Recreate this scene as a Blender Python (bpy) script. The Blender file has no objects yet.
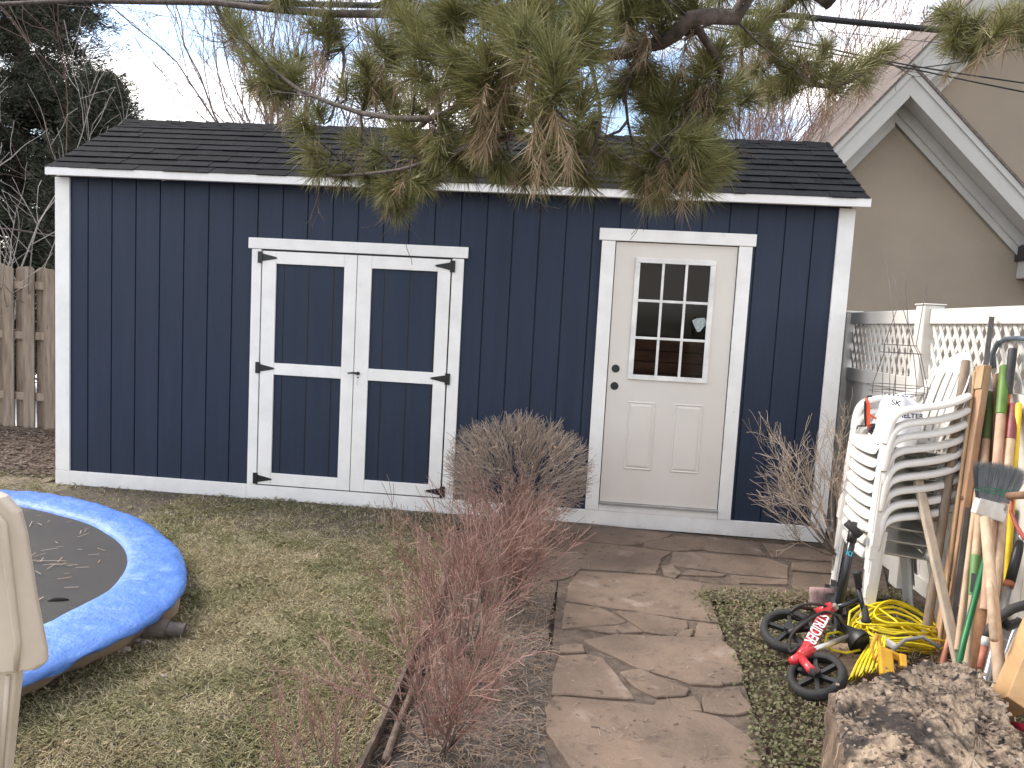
import bpy, math, random
import numpy as np
from mathutils import Vector, Matrix
random.seed(7); rng = np.random.default_rng(7)
PI = math.pi
scene = bpy.context.scene; COL = scene.collection

# ------------------------------------------------------------------ camera (solved from the shed's known sizes)
CAM = np.array([4.23991, -5.60233, 1.56231]); YAW, PITCH, ROLL, FPX = -0.08176, -0.08809, 0.05414, 720.05
_f = np.array([math.sin(YAW)*math.cos(PITCH), math.cos(YAW)*math.cos(PITCH), math.sin(PITCH)])
_r = np.array([math.cos(YAW), -math.sin(YAW), 0.0]); _u = np.cross(_r, _f)
RR = math.cos(ROLL)*_r + math.sin(ROLL)*_u; UU = -math.sin(ROLL)*_r + math.cos(ROLL)*_u; FF = _f
def ray(x, y): return FF + (x-512)/FPX*RR - (y-384)/FPX*UU
def onz(x, y, z=0.0): d = ray(x, y); return Vector(CAM + (z-CAM[2])/d[2]*d)
def ony(x, y, Y): d = ray(x, y); return Vector(CAM + (Y-CAM[1])/d[1]*d)
def onx(x, y, X): d = ray(x, y); return Vector(CAM + (X-CAM[0])/d[0]*d)
def ond(x, y, D): return Vector(CAM + D*ray(x, y))
cam = bpy.data.objects.new('camera', bpy.data.cameras.new('camera')); COL.objects.link(cam)
M = Matrix.Identity(4)
for i in range(3):
    M[i][0], M[i][1], M[i][2], M[i][3] = RR[i], UU[i], -FF[i], CAM[i]
cam.matrix_world = M
cam.data.sensor_width = 36; cam.data.lens = FPX/1024*36; cam.data.clip_end = 2000; cam.data.clip_start = 0.05
scene.camera = cam

# ------------------------------------------------------------------ materials
def mat(name, col, rough=0.7, var=0.15, scale=8.0, bump=0.0, bscale=None, col2=None, stretch=(1,1,1), island=0.0,
        metal=0.0, spec=0.5, mixlo=0.35, mixhi=0.65, cols=None, detail=6, bdist=0.01, spots=None, emit=None, sheen=0, trans=0, coat=0, ctr=None):
    m = bpy.data.materials.new(name); m.use_nodes = True; N = m.node_tree.nodes; L = m.node_tree.links
    b = N['Principled BSDF']; b.inputs['Roughness'].default_value = rough; b.inputs['Metallic'].default_value = metal
    b.inputs['Specular IOR Level'].default_value = spec
    if coat: b.inputs['Coat Weight'].default_value = coat
    tc = N.new('ShaderNodeTexCoord'); mp = N.new('ShaderNodeMapping'); mp.inputs['Scale'].default_value = stretch
    L.new(tc.outputs['Object'], mp.inputs['Vector'])
    nz = N.new('ShaderNodeTexNoise'); nz.inputs['Scale'].default_value = scale; nz.inputs['Detail'].default_value = detail; nz.inputs['Roughness'].default_value = 0.6
    L.new(mp.outputs[0], nz.inputs['Vector'])
    rp = N.new('ShaderNodeValToRGB'); L.new(nz.outputs['Fac'], rp.inputs[0])
    c1 = tuple(col); c2 = tuple(col2) if col2 else tuple(c*(1-var*1.6) for c in c1); c1b = c1 if col2 else tuple(min(1, c*(1+var*0.7)) for c in c1)
    rp.color_ramp.elements[0].position = mixlo; rp.color_ramp.elements[1].position = mixhi
    rp.color_ramp.elements[0].color = (*c2, 1); rp.color_ramp.elements[1].color = (*c1b, 1)
    out = rp.outputs[0]
    if spots:                                     # stains: (colour, scale, threshold)
        for sc, ss, th in spots:
            n2 = N.new('ShaderNodeTexNoise'); n2.inputs['Scale'].default_value = ss; n2.inputs['Detail'].default_value = 8
            L.new(mp.outputs[0], n2.inputs['Vector'])
            r2 = N.new('ShaderNodeValToRGB'); r2.color_ramp.elements[0].position = th; r2.color_ramp.elements[1].position = th+0.08
            L.new(n2.outputs['Fac'], r2.inputs[0])
            mx = N.new('ShaderNodeMix'); mx.data_type = 'RGBA'; L.new(r2.outputs[0], mx.inputs['Factor']); L.new(out, mx.inputs['A']); mx.inputs['B'].default_value = (*sc, 1)
            out = mx.outputs['Result']
    if cols or island:
        g = N.new('ShaderNodeNewGeometry')
        if cols:
            r3 = N.new('ShaderNodeValToRGB'); r3.color_ramp.interpolation = 'LINEAR'
            while len(r3.color_ramp.elements) < len(cols): r3.color_ramp.elements.new(0.5)
            for i, c in enumerate(cols):
                r3.color_ramp.elements[i].position = i/(len(cols)-1); r3.color_ramp.elements[i].color = (*c, 1)
            L.new(g.outputs['Random Per Island'], r3.inputs[0])
            mx = N.new('ShaderNodeMix'); mx.data_type = 'RGBA'; mx.inputs['Factor'].default_value = 0.75 if ctr is None else ctr
            L.new(out, mx.inputs['A']); L.new(r3.outputs[0], mx.inputs['B']); out = mx.outputs['Result']
        if island:
            mr = N.new('ShaderNodeMapRange'); L.new(g.outputs['Random Per Island'], mr.inputs[0]); mr.inputs[3].default_value = 1-island; mr.inputs[4].default_value = 1+island
            mu = N.new('ShaderNodeVectorMath'); mu.operation = 'SCALE'; L.new(out, mu.inputs[0]); L.new(mr.outputs[0], mu.inputs['Scale']); out = mu.outputs[0]
    L.new(out, b.inputs['Base Color'])
    if bump:
        n3 = N.new('ShaderNodeTexNoise'); n3.inputs['Scale'].default_value = bscale or scale*3; n3.inputs['Detail'].default_value = 8; n3.inputs['Roughness'].default_value = 0.65
        L.new(mp.outputs[0], n3.inputs['Vector'])
        bp = N.new('ShaderNodeBump'); bp.inputs['Strength'].default_value = bump; bp.inputs['Distance'].default_value = bdist
        L.new(n3.outputs['Fac'], bp.inputs['Height']); L.new(bp.outputs[0], b.inputs['Normal'])
    if trans:
        t = N.new('ShaderNodeBsdfTranslucent'); L.new(out, t.inputs[0]); ms = N.new('ShaderNodeMixShader'); ms.inputs[0].default_value = trans
        L.new(b.outputs[0], ms.inputs[1]); L.new(t.outputs[0], ms.inputs[2]); L.new(ms.outputs[0], N['Material Output'].inputs['Surface'])
    return m

# ------------------------------------------------------------------ mesh helpers
class MB:
    def __init__(s): s.v = []; s.f = []; s.m = []
    def add(s, vs, fs, mi=0):
        o = len(s.v); s.v += [tuple(v) for v in vs]
        for f in fs: s.f.append(tuple(i+o for i in f)); s.m.append(mi)
        return s
    def box(s, x0, x1, y0, y1, z0, z1, mi=0, mw=None):
        vs = [Vector((x, y, z)) for z in (z0, z1) for y in (y0, y1) for x in (x0, x1)]
        if mw: vs = [mw @ v for v in vs]
        return s.add(vs, [(0,2,3,1),(4,5,7,6),(0,1,5,4),(2,6,7,3),(0,4,6,2),(1,3,7,5)], mi)
    def prism(s, pts, d, mi=0):                   # closed polygon extruded along d
        n = len(pts); d = Vector(d); vs = [Vector(p) for p in pts] + [Vector(p)+d for p in pts]
        return s.add(vs, [tuple(range(n-1, -1, -1)), tuple(range(n, 2*n))] + [(i, (i+1) % n, n+(i+1) % n, n+i) for i in range(n)], mi)
    def tube(s, pts, rad, n=6, cap=True, mi=0, flat=1.0, closed=False):
        pts = [Vector(p) for p in pts]; k = len(pts)
        if not hasattr(rad, '__len__'): rad = [rad]*k
        up = None; vs = []
        for i in range(k):
            if closed: t = pts[(i+1) % k]-pts[i-1]
            else: t = pts[min(i+1, k-1)]-pts[max(i-1, 0)]
            if t.length < 1e-9: t = Vector((0,0,1))
            t.normalize()
            if up is None:
                up = Vector((0,0,1)) if abs(t.z) < .9 else Vector((1,0,0))
            a = up - t*up.dot(t)
            if a.length < 1e-6: a = Vector((1,0,0))-t*t.x
            a.normalize(); up = a; b = t.cross(a)
            for j in range(n):
                w = 2*PI*j/n; vs.append(pts[i]+a*math.cos(w)*rad[i]+b*math.sin(w)*rad[i]*flat)
        fs = []
        for i in range(k if closed else k-1):
            for j in range(n):
                i2 = (i+1) % k
                fs.append((i*n+j, i*n+(j+1) % n, i2*n+(j+1) % n, i2*n+j))
        if cap and not closed:
            fs.append(tuple(range(n-1, -1, -1))); fs.append(tuple((k-1)*n+j for j in range(n)))
        return s.add(vs, fs, mi)
    def board(s, a, b, w, t, side=None, mi=0):    # rectangular bar from a to b
        a, b = Vector(a), Vector(b); d = (b-a).normalized(); sd = Vector(side) if side else Vector((1,0,0))
        sd = (sd-d*sd.dot(d)).normalized(); nn = d.cross(sd)
        vs = [p+sd*x*w/2+nn*y*t/2 for p in (a, b) for x, y in ((-1,-1),(1,-1),(1,1),(-1,1))]
        return s.add(vs, [(3,2,1,0),(4,5,6,7),(0,1,5,4),(1,2,6,5),(2,3,7,6),(3,0,4,7)], mi)
    def grid(s, rows, thick=None, mi=0, skip=None, closed=False):
        R_ = len(rows); C_ = len(rows[0]); P = [Vector(p) for r in rows for p in r]
        quads = [(i*C_+j, i*C_+(j+1) % C_, (i+1)*C_+(j+1) % C_, (i+1)*C_+j) for i in range(R_-1) for j in range(C_ if closed else C_-1) if not (skip and skip(i, j))]
        return s.add(P, quads, mi)
    def build(s, name, mats, parent=None, bevel=0, smooth=False, solid=0, sub=0, autosm=None, bseg=2):
        me = bpy.data.meshes.new(name); me.from_pydata(s.v, [], s.f); me.update()
        if not isinstance(mats, (list, tuple)): mats = [mats]
        for m in mats: me.materials.append(m)
        if len(mats) > 1: me.polygons.foreach_set('material_index', s.m)
        if smooth: me.polygons.foreach_set('use_smooth', [True]*len(me.polygons))
        o = bpy.data.objects.new(name, me); COL.objects.link(o)
        if parent: o.parent = parent; o.matrix_parent_inverse = parent.matrix_basis.inverted()
        if solid:
            k = o.modifiers.new('solid', 'SOLIDIFY'); k.thickness = solid; k.offset = 0
        if bevel:
            k = o.modifiers.new('bevel', 'BEVEL'); k.width = bevel; k.segments = bseg; k.limit_method = 'ANGLE'; k.angle_limit = 0.6
        if sub:
            k = o.modifiers.new('sub', 'SUBSURF'); k.levels = sub; k.render_levels = sub
        return o
def fastmesh(name, V, nper, mats, parent=None, smooth=False):   # V: (k*nper,3) array of separate faces
    V = np.asarray(V, dtype=np.float32).reshape(-1, 3); k = len(V)//nper
    me = bpy.data.meshes.new(name); me.vertices.add(len(V)); me.vertices.foreach_set('co', V.ravel())
    me.loops.add(len(V)); me.loops.foreach_set('vertex_index', np.arange(len(V), dtype=np.int32))
    me.polygons.add(k); me.polygons.foreach_set('loop_start', np.arange(k, dtype=np.int32)*nper)
    me.polygons.foreach_set('loop_total', np.full(k, nper, dtype=np.int32))
    me.update(calc_edges=True); me.validate()
    me.materials.append(mats)
    o = bpy.data.objects.new(name, me); COL.objects.link(o)
    if parent: o.parent = parent; o.matrix_parent_inverse = parent.matrix_basis.inverted()
    return o
def tag(o, label, cat, group=None, kind=None):
    o['label'] = label; o['category'] = cat
    if group: o['group'] = group
    if kind: o['kind'] = kind
    return o
def thing(name, label, cat, loc=(0,0,0), group=None):
    o = bpy.data.objects.new(name, None); COL.objects.link(o); o.location = loc; o.empty_display_size = .1
    return tag(o, label, cat, group)
def struct(o, label, cat='ground'): o['kind'] = 'structure'; o['label'] = label; o['category'] = cat; return o
def text(body, size, mw, m, parent, name='lettering', ext=.0004, bold=0.0, space=1.0, shear=0):
    c = bpy.data.curves.new(name, 'FONT'); c.body = body; c.size = size; c.extrude = ext; c.offset = bold; c.align_x = 'CENTER'; c.align_y = 'CENTER'; c.space_character = space; c.shear = shear
    tmp = bpy.data.objects.new('tmp', c); COL.objects.link(tmp); bpy.context.view_layer.update()
    me = bpy.data.meshes.new_from_object(tmp.evaluated_get(bpy.context.evaluated_depsgraph_get())); me.materials.clear(); me.materials.append(m)
    bpy.data.objects.remove(tmp); o = bpy.data.objects.new(name, me); COL.objects.link(o); o.parent = parent
    if parent: o.matrix_basis = parent_world(parent).inverted() @ mw
    return o
def parent_world(o):
    m = o.matrix_basis.copy()
    if o.parent: m = parent_world(o.parent) @ o.matrix_parent_inverse @ m
    return m
def frame(origin, x, y):                          # matrix from origin, x axis, approx y axis
    x = Vector(x).normalized(); y = Vector(y); y = (y-x*y.dot(x)).normalized(); z = x.cross(y)
    m = Matrix.Identity(4)
    for i in range(3): m[i][0], m[i][1], m[i][2], m[i][3] = x[i], y[i], z[i], origin[i]
    return m
def jit(v, a): return Vector(v)+Vector((random.uniform(-a,a), random.uniform(-a,a), random.uniform(-a,a)))
def bend(a, b, n=5, sag=0.0, w=0.0):
    a, b = Vector(a), Vector(b); out = []
    for i in range(n+1):
        t = i/n; p = a.lerp(b, t); p.z -= sag*4*t*(1-t)
        if 0 < i < n and w: p = jit(p, w)
        out.append(p)
    return out
def copy_tree(o, parent=None):
    c = o.copy(); COL.objects.link(c)
    if parent: c.parent = parent
    for ch in [x for x in bpy.data.objects if x.parent == o]: copy_tree(ch, c)
    return c
# ------------------------------------------------------------------ ground, lawn, beds, path
M_soil = mat('soil', (.10,.073,.052), .95, spec=.2, scale=9, col2=(.055,.04,.03), bump=.9, bscale=40, bdist=.02, spots=[((.22,.18,.14), 60, .62)])
M_dirt = mat('lawn_soil', (.20,.165,.105), .95, scale=6, col2=(.07,.055,.035), bump=.8, bscale=60)
M_snow = mat('snow', (.8,.82,.86), .7, scale=2, col2=(.45,.44,.42), mixlo=.3, mixhi=.5, bump=.4)
def sheet(name, pts, z, m, label, n=None):
    mb = MB(); mb.add([(p[0], p[1], z) for p in pts], [tuple(range(len(pts)))]); return struct(mb.build(name, m), label)
sheet('ground', [(-150,-150),(150,-150),(150,200),(-150,200)], -.012, M_soil, 'bare brown winter soil around the yard')
sheet('snow_ground', [(-60,2.35),(6.6,2.35),(6.6,60),(-60,60)], -.006, M_snow, 'patchy snow on the ground behind the fence')
EDGE = [(3.38,.0),(3.43,-.35),(3.5,-.8),(3.55,-1.3),(3.61,-1.9),(3.61,-2.54),(3.62,-3.25),(3.6,-4.2),(3.58,-6.5)]
def edge_x(y):
    ys = [-p[1] for p in EDGE]; xs = [p[0] for p in EDGE]; return np.interp(-np.asarray(y), ys, xs)
lawn_pts = [(-6,.35),(-.1,.35),(-.1,-.03),(3.38,-.03)] + EDGE[1:] + [(-6,-6.5)]
sheet('lawn', lawn_pts, 0.0, M_dirt, 'winter lawn soil under the short matted grass')
bed = EDGE + [(4.2,-6.5),(4.28,-3.4),(4.2,-2.0),(4.24,-1.2),(4.12,-.5),(4.05,0)]
M_bed = mat('bed_soil', (.17,.145,.125), .95, scale=7, col2=(.06,.047,.038), bump=1, bscale=45, bdist=.02, spots=[((.42,.40,.38), 9, .66)])
sheet('bed', bed, 0.004, M_bed, 'dark shrub bed with pale gravelly dust beside the stone path')

# trampoline outline, also keeps grass out
TC = Vector((.62, -2.72, 0))
_ta = [-60,-17,-6,2,8,16,25,45,68,90,103,140,200,260,300]; _to = [1.80,1.75,1.775,1.82,1.83,1.82,1.78,1.72,1.76,1.90,1.95,1.90,1.83,1.83,1.80]
_tia = [-60,-10,3,14,30,55,77,98,140,200,260,300]; _ti = [1.45,1.40,1.42,1.48,1.49,1.48,1.52,1.64,1.58,1.5,1.5,1.45]
def tr_out(a): return float(np.interp((a+60) % 360-60, _ta, _to))
def tr_in(a): return float(np.interp((a+60) % 360-60, _tia, _ti))

M_shade_soil = mat('shade_tinted_soil', (.085,.066,.045), .9, scale=7, col2=(.045,.034,.024), bump=.8, bscale=50)  # darkened soil colour, paints the shade along the foot of the shed
struct(MB().add([(x_, -.03, .0015) for x_ in (3.4, .2)]+[(.2+.16*i, -.80-.09*math.sin(i*1.7)-.05*math.sin(i*3.1), .0015) for i in range(21)], [tuple(range(23))]).build('painted_shade_strip', M_shade_soil), 'soil strip painted dark as shade, with thin grass, along the foot of the shed')
# grass blades
def grassblades(n, xr, yr, L=(.02,.055), w=.0016, zmax=.6):
    x = rng.uniform(*xr, n); y = rng.uniform(*yr, n)
    keep = (x < edge_x(y)-.01) & ~((x > -.06) & (x < 6.3) & (y > -.04))
    a = np.degrees(np.arctan2(y-TC.y, x-TC.x)); rr = np.hypot(x-TC.x, y-TC.y)
    ro = np.interp((a+60) % 360-60, _ta, _to); keep &= rr > ro-.2
    cl = np.sin(x*9.1+np.sin(y*5.3)*1.7)*np.sin(y*8.3+np.sin(x*6.1)*1.9)      # clumpiness
    keep &= rng.random(n) < (.72+.3*cl)*np.where(y > -.95+.12*np.sin(x*4)+.3*np.clip((1.2-x),0,1), .42, 1)  # grass thinned near the shed so the painted shade strip shows through
    x, y, cl = x[keep], y[keep], cl[keep]; n = len(x)
    l = rng.uniform(*L, n)*(1+.25*cl); az = rng.uniform(0, 2*PI, n); el = rng.uniform(.08, zmax*1.6, n)
    d = np.stack([np.cos(az)*np.cos(el), np.sin(az)*np.cos(el), np.sin(el)], 1)
    sx = np.stack([-np.sin(az), np.cos(az), np.zeros(n)], 1)*(w*rng.uniform(.6, 1.5, n))[:,None]
    b = np.stack([x, y, np.full(n, .001)], 1); mid = b+d*l[:,None]*.55; tip = mid+d*l[:,None]*.5; tip[:,2] -= l*.22
    tip[:,2] = np.maximum(tip[:,2], .003)
    V = np.stack([b-sx, b+sx, mid+sx*.8, tip, mid-sx*.8], 1)
    return V.reshape(-1, 3)
def grass_mat(name, cols, patch, patch2):
    m = mat(name, patch, .8, scale=1.7, col2=patch2, cols=cols, ctr=.62, trans=.15, mixlo=.4, mixhi=.6, spec=.25)
    return m
G1 = grass_mat('dormant_grass', [(.66,.56,.38),(.27,.28,.13),(.78,.68,.50),(.46,.41,.25),(.18,.21,.085),(.62,.52,.36)], (.25,.27,.12), (.68,.58,.41))
g = fastmesh('grass', np.concatenate([grassblades(150000, (1.2,3.65), (-4.3,-.03), L=(.02,.06)), grassblades(26000, (-2.5,1.3), (-2.2,.35), L=(.02,.06)), grassblades(60000, (1.9,3.65), (-4.0,-2.1), L=(.025,.065))]), 5, G1)
tag(g, 'short matted winter grass, half green half straw coloured', 'grass', kind='stuff')
# longer straw lying about the lawn
def debris(n, region, L, w, z0=.004, zr=.02):
    x = rng.uniform(*region[0], n); y = rng.uniform(*region[1], n); az = rng.uniform(0, 2*PI, n); l = rng.uniform(*L, n)
    d = np.stack([np.cos(az), np.sin(az), rng.uniform(-.15, .15, n)], 1)*l[:,None]*.5; s = np.stack([-np.sin(az), np.cos(az), np.zeros(n)], 1)*w
    c = np.stack([x, y, z0+rng.uniform(0, zr, n)], 1)
    return c, d, s
c, d, s = debris(500, ((1.3,3.55), (-4,-.3)), (.02,.06), .0009, .02, .02)
o = fastmesh('straw', np.stack([c-d-s, c-d+s, c+d+s, c+d-s], 1), 4, mat('straw', (.42,.35,.22), .8, island=.3)); tag(o, 'dry straw bits scattered over the lawn', 'straw', kind='stuff')
c, d, s = debris(90, ((1.6,3.5), (-3.8,-.1)), (.012,.03), .007, .02, .02)
o = fastmesh('fallen_leaves', np.stack([c-d, c+s, c+d, c-s], 1), 4, mat('dead_leaf', (.26,.20,.13), .8, cols=[(.14,.10,.06),(.30,.23,.15),(.20,.145,.09)])); tag(o, 'small dry fallen leaves scattered on the lawn', 'leaves', kind='stuff')
# litter in the bed and beside the shed at left
def litter(n, fn, L=(.02,.08), w=.0015, z0=.006, zr=.03):
    c, d, s = debris(n*3, fn[0], L, w, z0, zr); k = fn[1](c[:,0], c[:,1]); c, d, s = c[k], d[k], s[k]
    return np.stack([c-d-s, c-d+s, c+d+s, c+d-s], 1)
inbed = lambda x, y: (x > edge_x(y)+.02) & (x < 4.22)
V = litter(4200, (((3.4,4.3), (-4.2,-.05)), inbed), zr=.02)
M_litter = mat('needle_litter', (.25,.18,.12), .9, cols=[(.08,.055,.04),(.22,.16,.11),(.14,.09,.065),(.34,.29,.24)])
tag(fastmesh('needle_litter', V, 4, M_litter), 'brown fallen pine needles and twigs covering the shrub bed', 'needle litter', kind='stuff')
c, d, s = debris(9000, ((-3.5,-.08), (.1,2.2)), (.02,.07), .006, .003, .05)
tag(fastmesh('bark_mulch', np.stack([c-d-s, c-d+s, c+d+s, c+d-s], 1), 4, mat('mulch', (.1,.07,.05), .9, cols=[(.05,.035,.028),(.16,.11,.08),(.09,.06,.045),(.28,.22,.18)])), 'dark brown leaf and bark litter by the wooden fence', 'mulch', kind='stuff')
struct(MB().add([(-5,.25,.001),(-.09,.25,.001),(-.09,2.05,.001),(-5,2.05,.001)], [(0,1,2,3)]).build('side_bed', M_soil), 'dark soil strip between the shed and wooden fence')

# lawn edging
mb = MB()
for a, b in zip(EDGE[1:-1], EDGE[2:]):
    d = (Vector(b)-Vector(a)); nn = Vector((-d.y, d.x)).normalized()*.009
    mb.prism([(a[0]-nn.x, a[1]-nn.y, -.03), (b[0]-nn.x, b[1]-nn.y, -.03), (b[0]+nn.x, b[1]+nn.y, -.03), (a[0]+nn.x, a[1]+nn.y, -.03)], (0,0,.095))
M_edge = mat('weathered_edging', (.16,.12,.09), .85, scale=14, col2=(.05,.035,.028), bump=.5)
tag(mb.build('lawn_edging', M_edge, bevel=.002), 'thin dark edging board between lawn and red twig hedge', 'edging')
a = onz(385,768); b = onz(425,660); a.z = .03; b.z = .025
tag(MB().tube(bend(a, b, 8, w=.004), [.014]*9, 8).build('fallen_branch', mat('grey_branch', (.20,.15,.12), .9, col2=(.1,.07,.05), scale=40, bump=.5), smooth=True), 'bare fallen branch lying along the inside of the edging board', 'branch')

# stone path
M_stone = mat('flagstone', (.215,.157,.117), .85, spec=.25, scale=2.6, col2=(.135,.102,.079), bump=.55, bscale=26, bdist=.012, island=.10, detail=9,
              spots=[((.26,.205,.165), 3.4, .60), ((.115,.085,.066), 7, .60), ((.075,.055,.044), 26, .64), ((.32,.26,.21), 60, .68)])
M_joint = mat('path_joint', (.15,.112,.085), .95, scale=14, col2=(.075,.055,.042), bump=1, bscale=60)
def z3(l): return [(540+x/5.689, 520+y/5.689) for x, y in l]
def z4(l): return [(540+x/4.267, 620+y/4.267) for x, y in l]
def z5(l): return [(700+x/6.4, 520+y/6.4) for x, y in l]
stones = [z3([(-110,118),(130,116),(460,143),(748,178),(688,215),(655,300),(235,270),(190,312),(125,332),(-110,330)]),
 z3([(95,22),(298,35),(228,85),(125,110),(-60,98),(-60,20)]), z3([(310,42),(560,58),(745,80),(715,95),(560,132),(480,138),(240,112),(255,78)]),
 z3([(600,128),(770,88),(905,98),(1010,120),(1010,160),(760,170),(590,146)]),
 z5([(10,104),(350,142),(408,222),(110,198),(0,180)]), z5([(405,144),(720,184),(895,214),(900,262),(462,232)]), z5([(-5,205),(430,242),(562,290),(556,366),(185,332),(-190,285),(-170,200)]),
 z5([(598,268),(900,284),(900,340),(594,318)]), z5([(604,337),(900,354),(900,470),(720,465),(596,420)]), z5([(-60,316),(160,345),(140,356),(-120,346)]), z5([(198,347),(556,378),(552,406),(252,398)]),
 z5([(24,400),(140,412),(552,430),(580,440),(700,480),(760,500),(380,500),(60,455)]),
 z3([(692,262),(745,250),(802,300),(765,325),(712,312)]),
 z3([(228,286),(656,316),(912,351),(945,412),(1016,575),(840,556),(545,512),(310,478),(150,452),(175,345)]), z3([(148,470),(325,490),(488,568),(475,580),(128,610)]),
 z3([(436,516),(552,520),(828,572),(838,608),(757,652),(600,628)]), z3([(240,614),(470,594),(502,578),(586,634),(400,640)]), z3([(905,582),(1015,596),(1040,672),(884,664)]), z3([(812,622),(872,618),(850,664),(774,660)]),
 z4([(192,86),(330,60),(765,80),(828,130),(868,230),(850,263),(760,273),(642,265),(432,203),(255,125)]), z4([(85,152),(200,146),(266,162),(402,330),(52,310),(66,210)]),
 z4([(345,222),(425,208),(628,290),(620,318),(500,325),(420,285)]), z4([(512,338),(655,322),(682,350),(688,383),(482,363)]), z4([(702,312),(850,300),(905,380),(830,400),(704,385)]),
 z4([(60,326),(420,356),(700,397),(760,412),(878,490),(955,565),(905,700),(300,760),(190,700),(110,575),(36,480),(32,380)]), z4([(86,106),(178,104),(190,134),(88,135)]),
 [(590,800),(760,790),(790,900),(560,900)], [(800,905),(560,905),(570,1050),(860,1050)], [(600,1060),(900,1060),(960,1300),(560,1300)]]
mb = MB()
for S in stones:
    P = [onz(x, y, .02) for x, y in S]; c = sum(P, Vector())/len(P)
    # densify + roughen the outline
    Q = []
    for i, p in enumerate(P):
        q = P[(i+1) % len(P)]; k = max(1, int((q-p).length/.045))
        for j in range(k):
            r = p.lerp(q, j/k); r = r+(c-r).normalized()*random.uniform(-.012, -.002) if (c-r).length > .03 else r
            Q.append(r)
    n = len(Q); zt = .018+random.uniform(-.003, .003)
    top = [(p.x*.5+p.x*.5, p.y, zt) for p in Q]; inn = [((p-(p-c)*min(.5, .005/max((p-c).length, .01)))) for p in Q]
    vs = [(p.x, p.y, -.01) for p in Q]+[(p.x, p.y, zt-.004) for p in Q]+[(p.x, p.y, zt+random.uniform(-.001,.001)) for p in inn]
    fs = [(i, (i+1) % n, n+(i+1) % n, n+i) for i in range(n)]+[(n+i, n+(i+1) % n, 2*n+(i+1) % n, 2*n+i) for i in range(n)]+[tuple(range(2*n, 3*n))]
    mb.add(vs, fs)
struct(mb.build('path', M_stone), 'path of irregular brown flagstones leading to the white door', 'path')
base = [onz(*q) for q in [(540,519),(880,556),(890,600),(770,604),(708,602),(742,680),(770,768),(800,1300),(540,1300),(552,768),(540,740),(552,650),(560,565),(520,560)]]
struct(MB().add([(p.x, p.y, .0075) for p in base], [tuple(range(len(base)))]).build('path_base', M_joint), 'dark dirt and grit in the joints of the stone path', 'path')
V = litter(1500, (((4.15,6.1), (-3.6,-.02)), lambda x, y: rng.random(len(x)) < .3), L=(.01,.05), w=.0012, z0=.026, zr=.004)
tag(fastmesh('path_needles', V, 4, M_litter), 'loose dry needles lying on the flagstones', 'needles', kind='stuff')

# ground cover right of the path
def cover(n):
    x = rng.uniform(4.93, 6.35, n); y = rng.uniform(-4.2, -1.1, n)
    lx = np.interp(-y, [.55,1.10,1.22,1.30,1.4,2.2,2.7,3.05,3.4,4.2], [7,6.2,5.7,5.16,5.04,5.12,5.06,4.96,4.98,5.02])
    keep = (x > lx+rng.normal(0, .025, n)) & (rng.random(n) < .78+.3*np.sin(x*11+2*np.sin(y*7))*np.sin(y*9))
    keep &= ~((x > 5.72) & (y < -1.3) & (rng.random(n) < .75))
    return x[keep], y[keep]
x, y = cover(46000); n = len(x); az = rng.uniform(0, 2*PI, n); el = rng.uniform(.05, 1.0, n); l = rng.uniform(.010, .022, n)
d = np.stack([np.cos(az)*np.cos(el), np.sin(az)*np.cos(el), np.sin(el)], 1)*l[:,None]; s = np.stack([-np.sin(az), np.cos(az), rng.uniform(-.4,.4,n)], 1)*(l*.42)[:,None]
c = np.stack([x, y, rng.uniform(.004, .045, n)], 1)
M_cov = mat('ground_cover', (.07,.095,.03), .6, scale=5, col2=(.14,.12,.06), cols=[(.07,.085,.03),(.16,.17,.06),(.13,.10,.06),(.24,.20,.12),(.11,.13,.045)], trans=.2, ctr=.7)
tag(fastmesh('ground_cover', np.stack([c, c+d*.5+s, c+d, c+d*.5-s], 1), 4, M_cov), 'low green leafy ground cover beside the path', 'ground cover', kind='stuff')
c, d, s = debris(7000, ((5.0,6.3), (-3.9,-1.3)), (.02,.09), .0011, .015, .035); k = (rng.random(len(c)) < .5+.6*np.sin(c[:,0]*7)*np.sin(c[:,1]*5+1)) & (c[:,0] > 5.22); c, d, s = c[k], d[k], s[k]
tag(fastmesh('dry_stems', np.stack([c-d-s, c-d+s, c+d+s, c+d-s], 1), 4, mat('dry_stem', (.38,.28,.19), .85, cols=[(.5,.38,.27),(.22,.15,.1),(.4,.28,.2),(.55,.46,.36)])), 'dry straw and stems tangled in the ground cover', 'straw', kind='stuff')

# ------------------------------------------------------------------ shed
M_navy = mat('navy_siding', (.021,.0315,.058), .55, spec=.3, scale=3, col2=(.017,.026,.049), bump=.35, bscale=26, stretch=(3.5,3.5,.28), bdist=.006, detail=4)
M_white = mat('white_trim', (.86,.84,.81), .5, scale=5, col2=(.77,.75,.72), bump=.25, bscale=30, stretch=(1,1,1), bdist=.004, spots=[((.62,.60,.58), 11, .70)])
M_shing = mat('shingle', (.014,.0148,.0175), .95, spec=.12, scale=120, col2=(.008,.0085,.0102), island=.25, bump=.8, bscale=300, bdist=.003)
M_door = mat('cream_door', (.70,.65,.595), .45, scale=2, col2=(.66,.61,.555))
M_black = mat('black_metal', (.012,.012,.013), .4, spec=.5)
M_dark = mat('dark_interior', (.03,.025,.02), .9)
W = 6.247; ZT = 2.54; SD = 1.85; RY, RZ = .90, 3.205
shed = thing('garden_shed', 'navy blue wooden garden shed with white trim and dark shingle roof', 'shed', (3.12, .9, 0))
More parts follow.
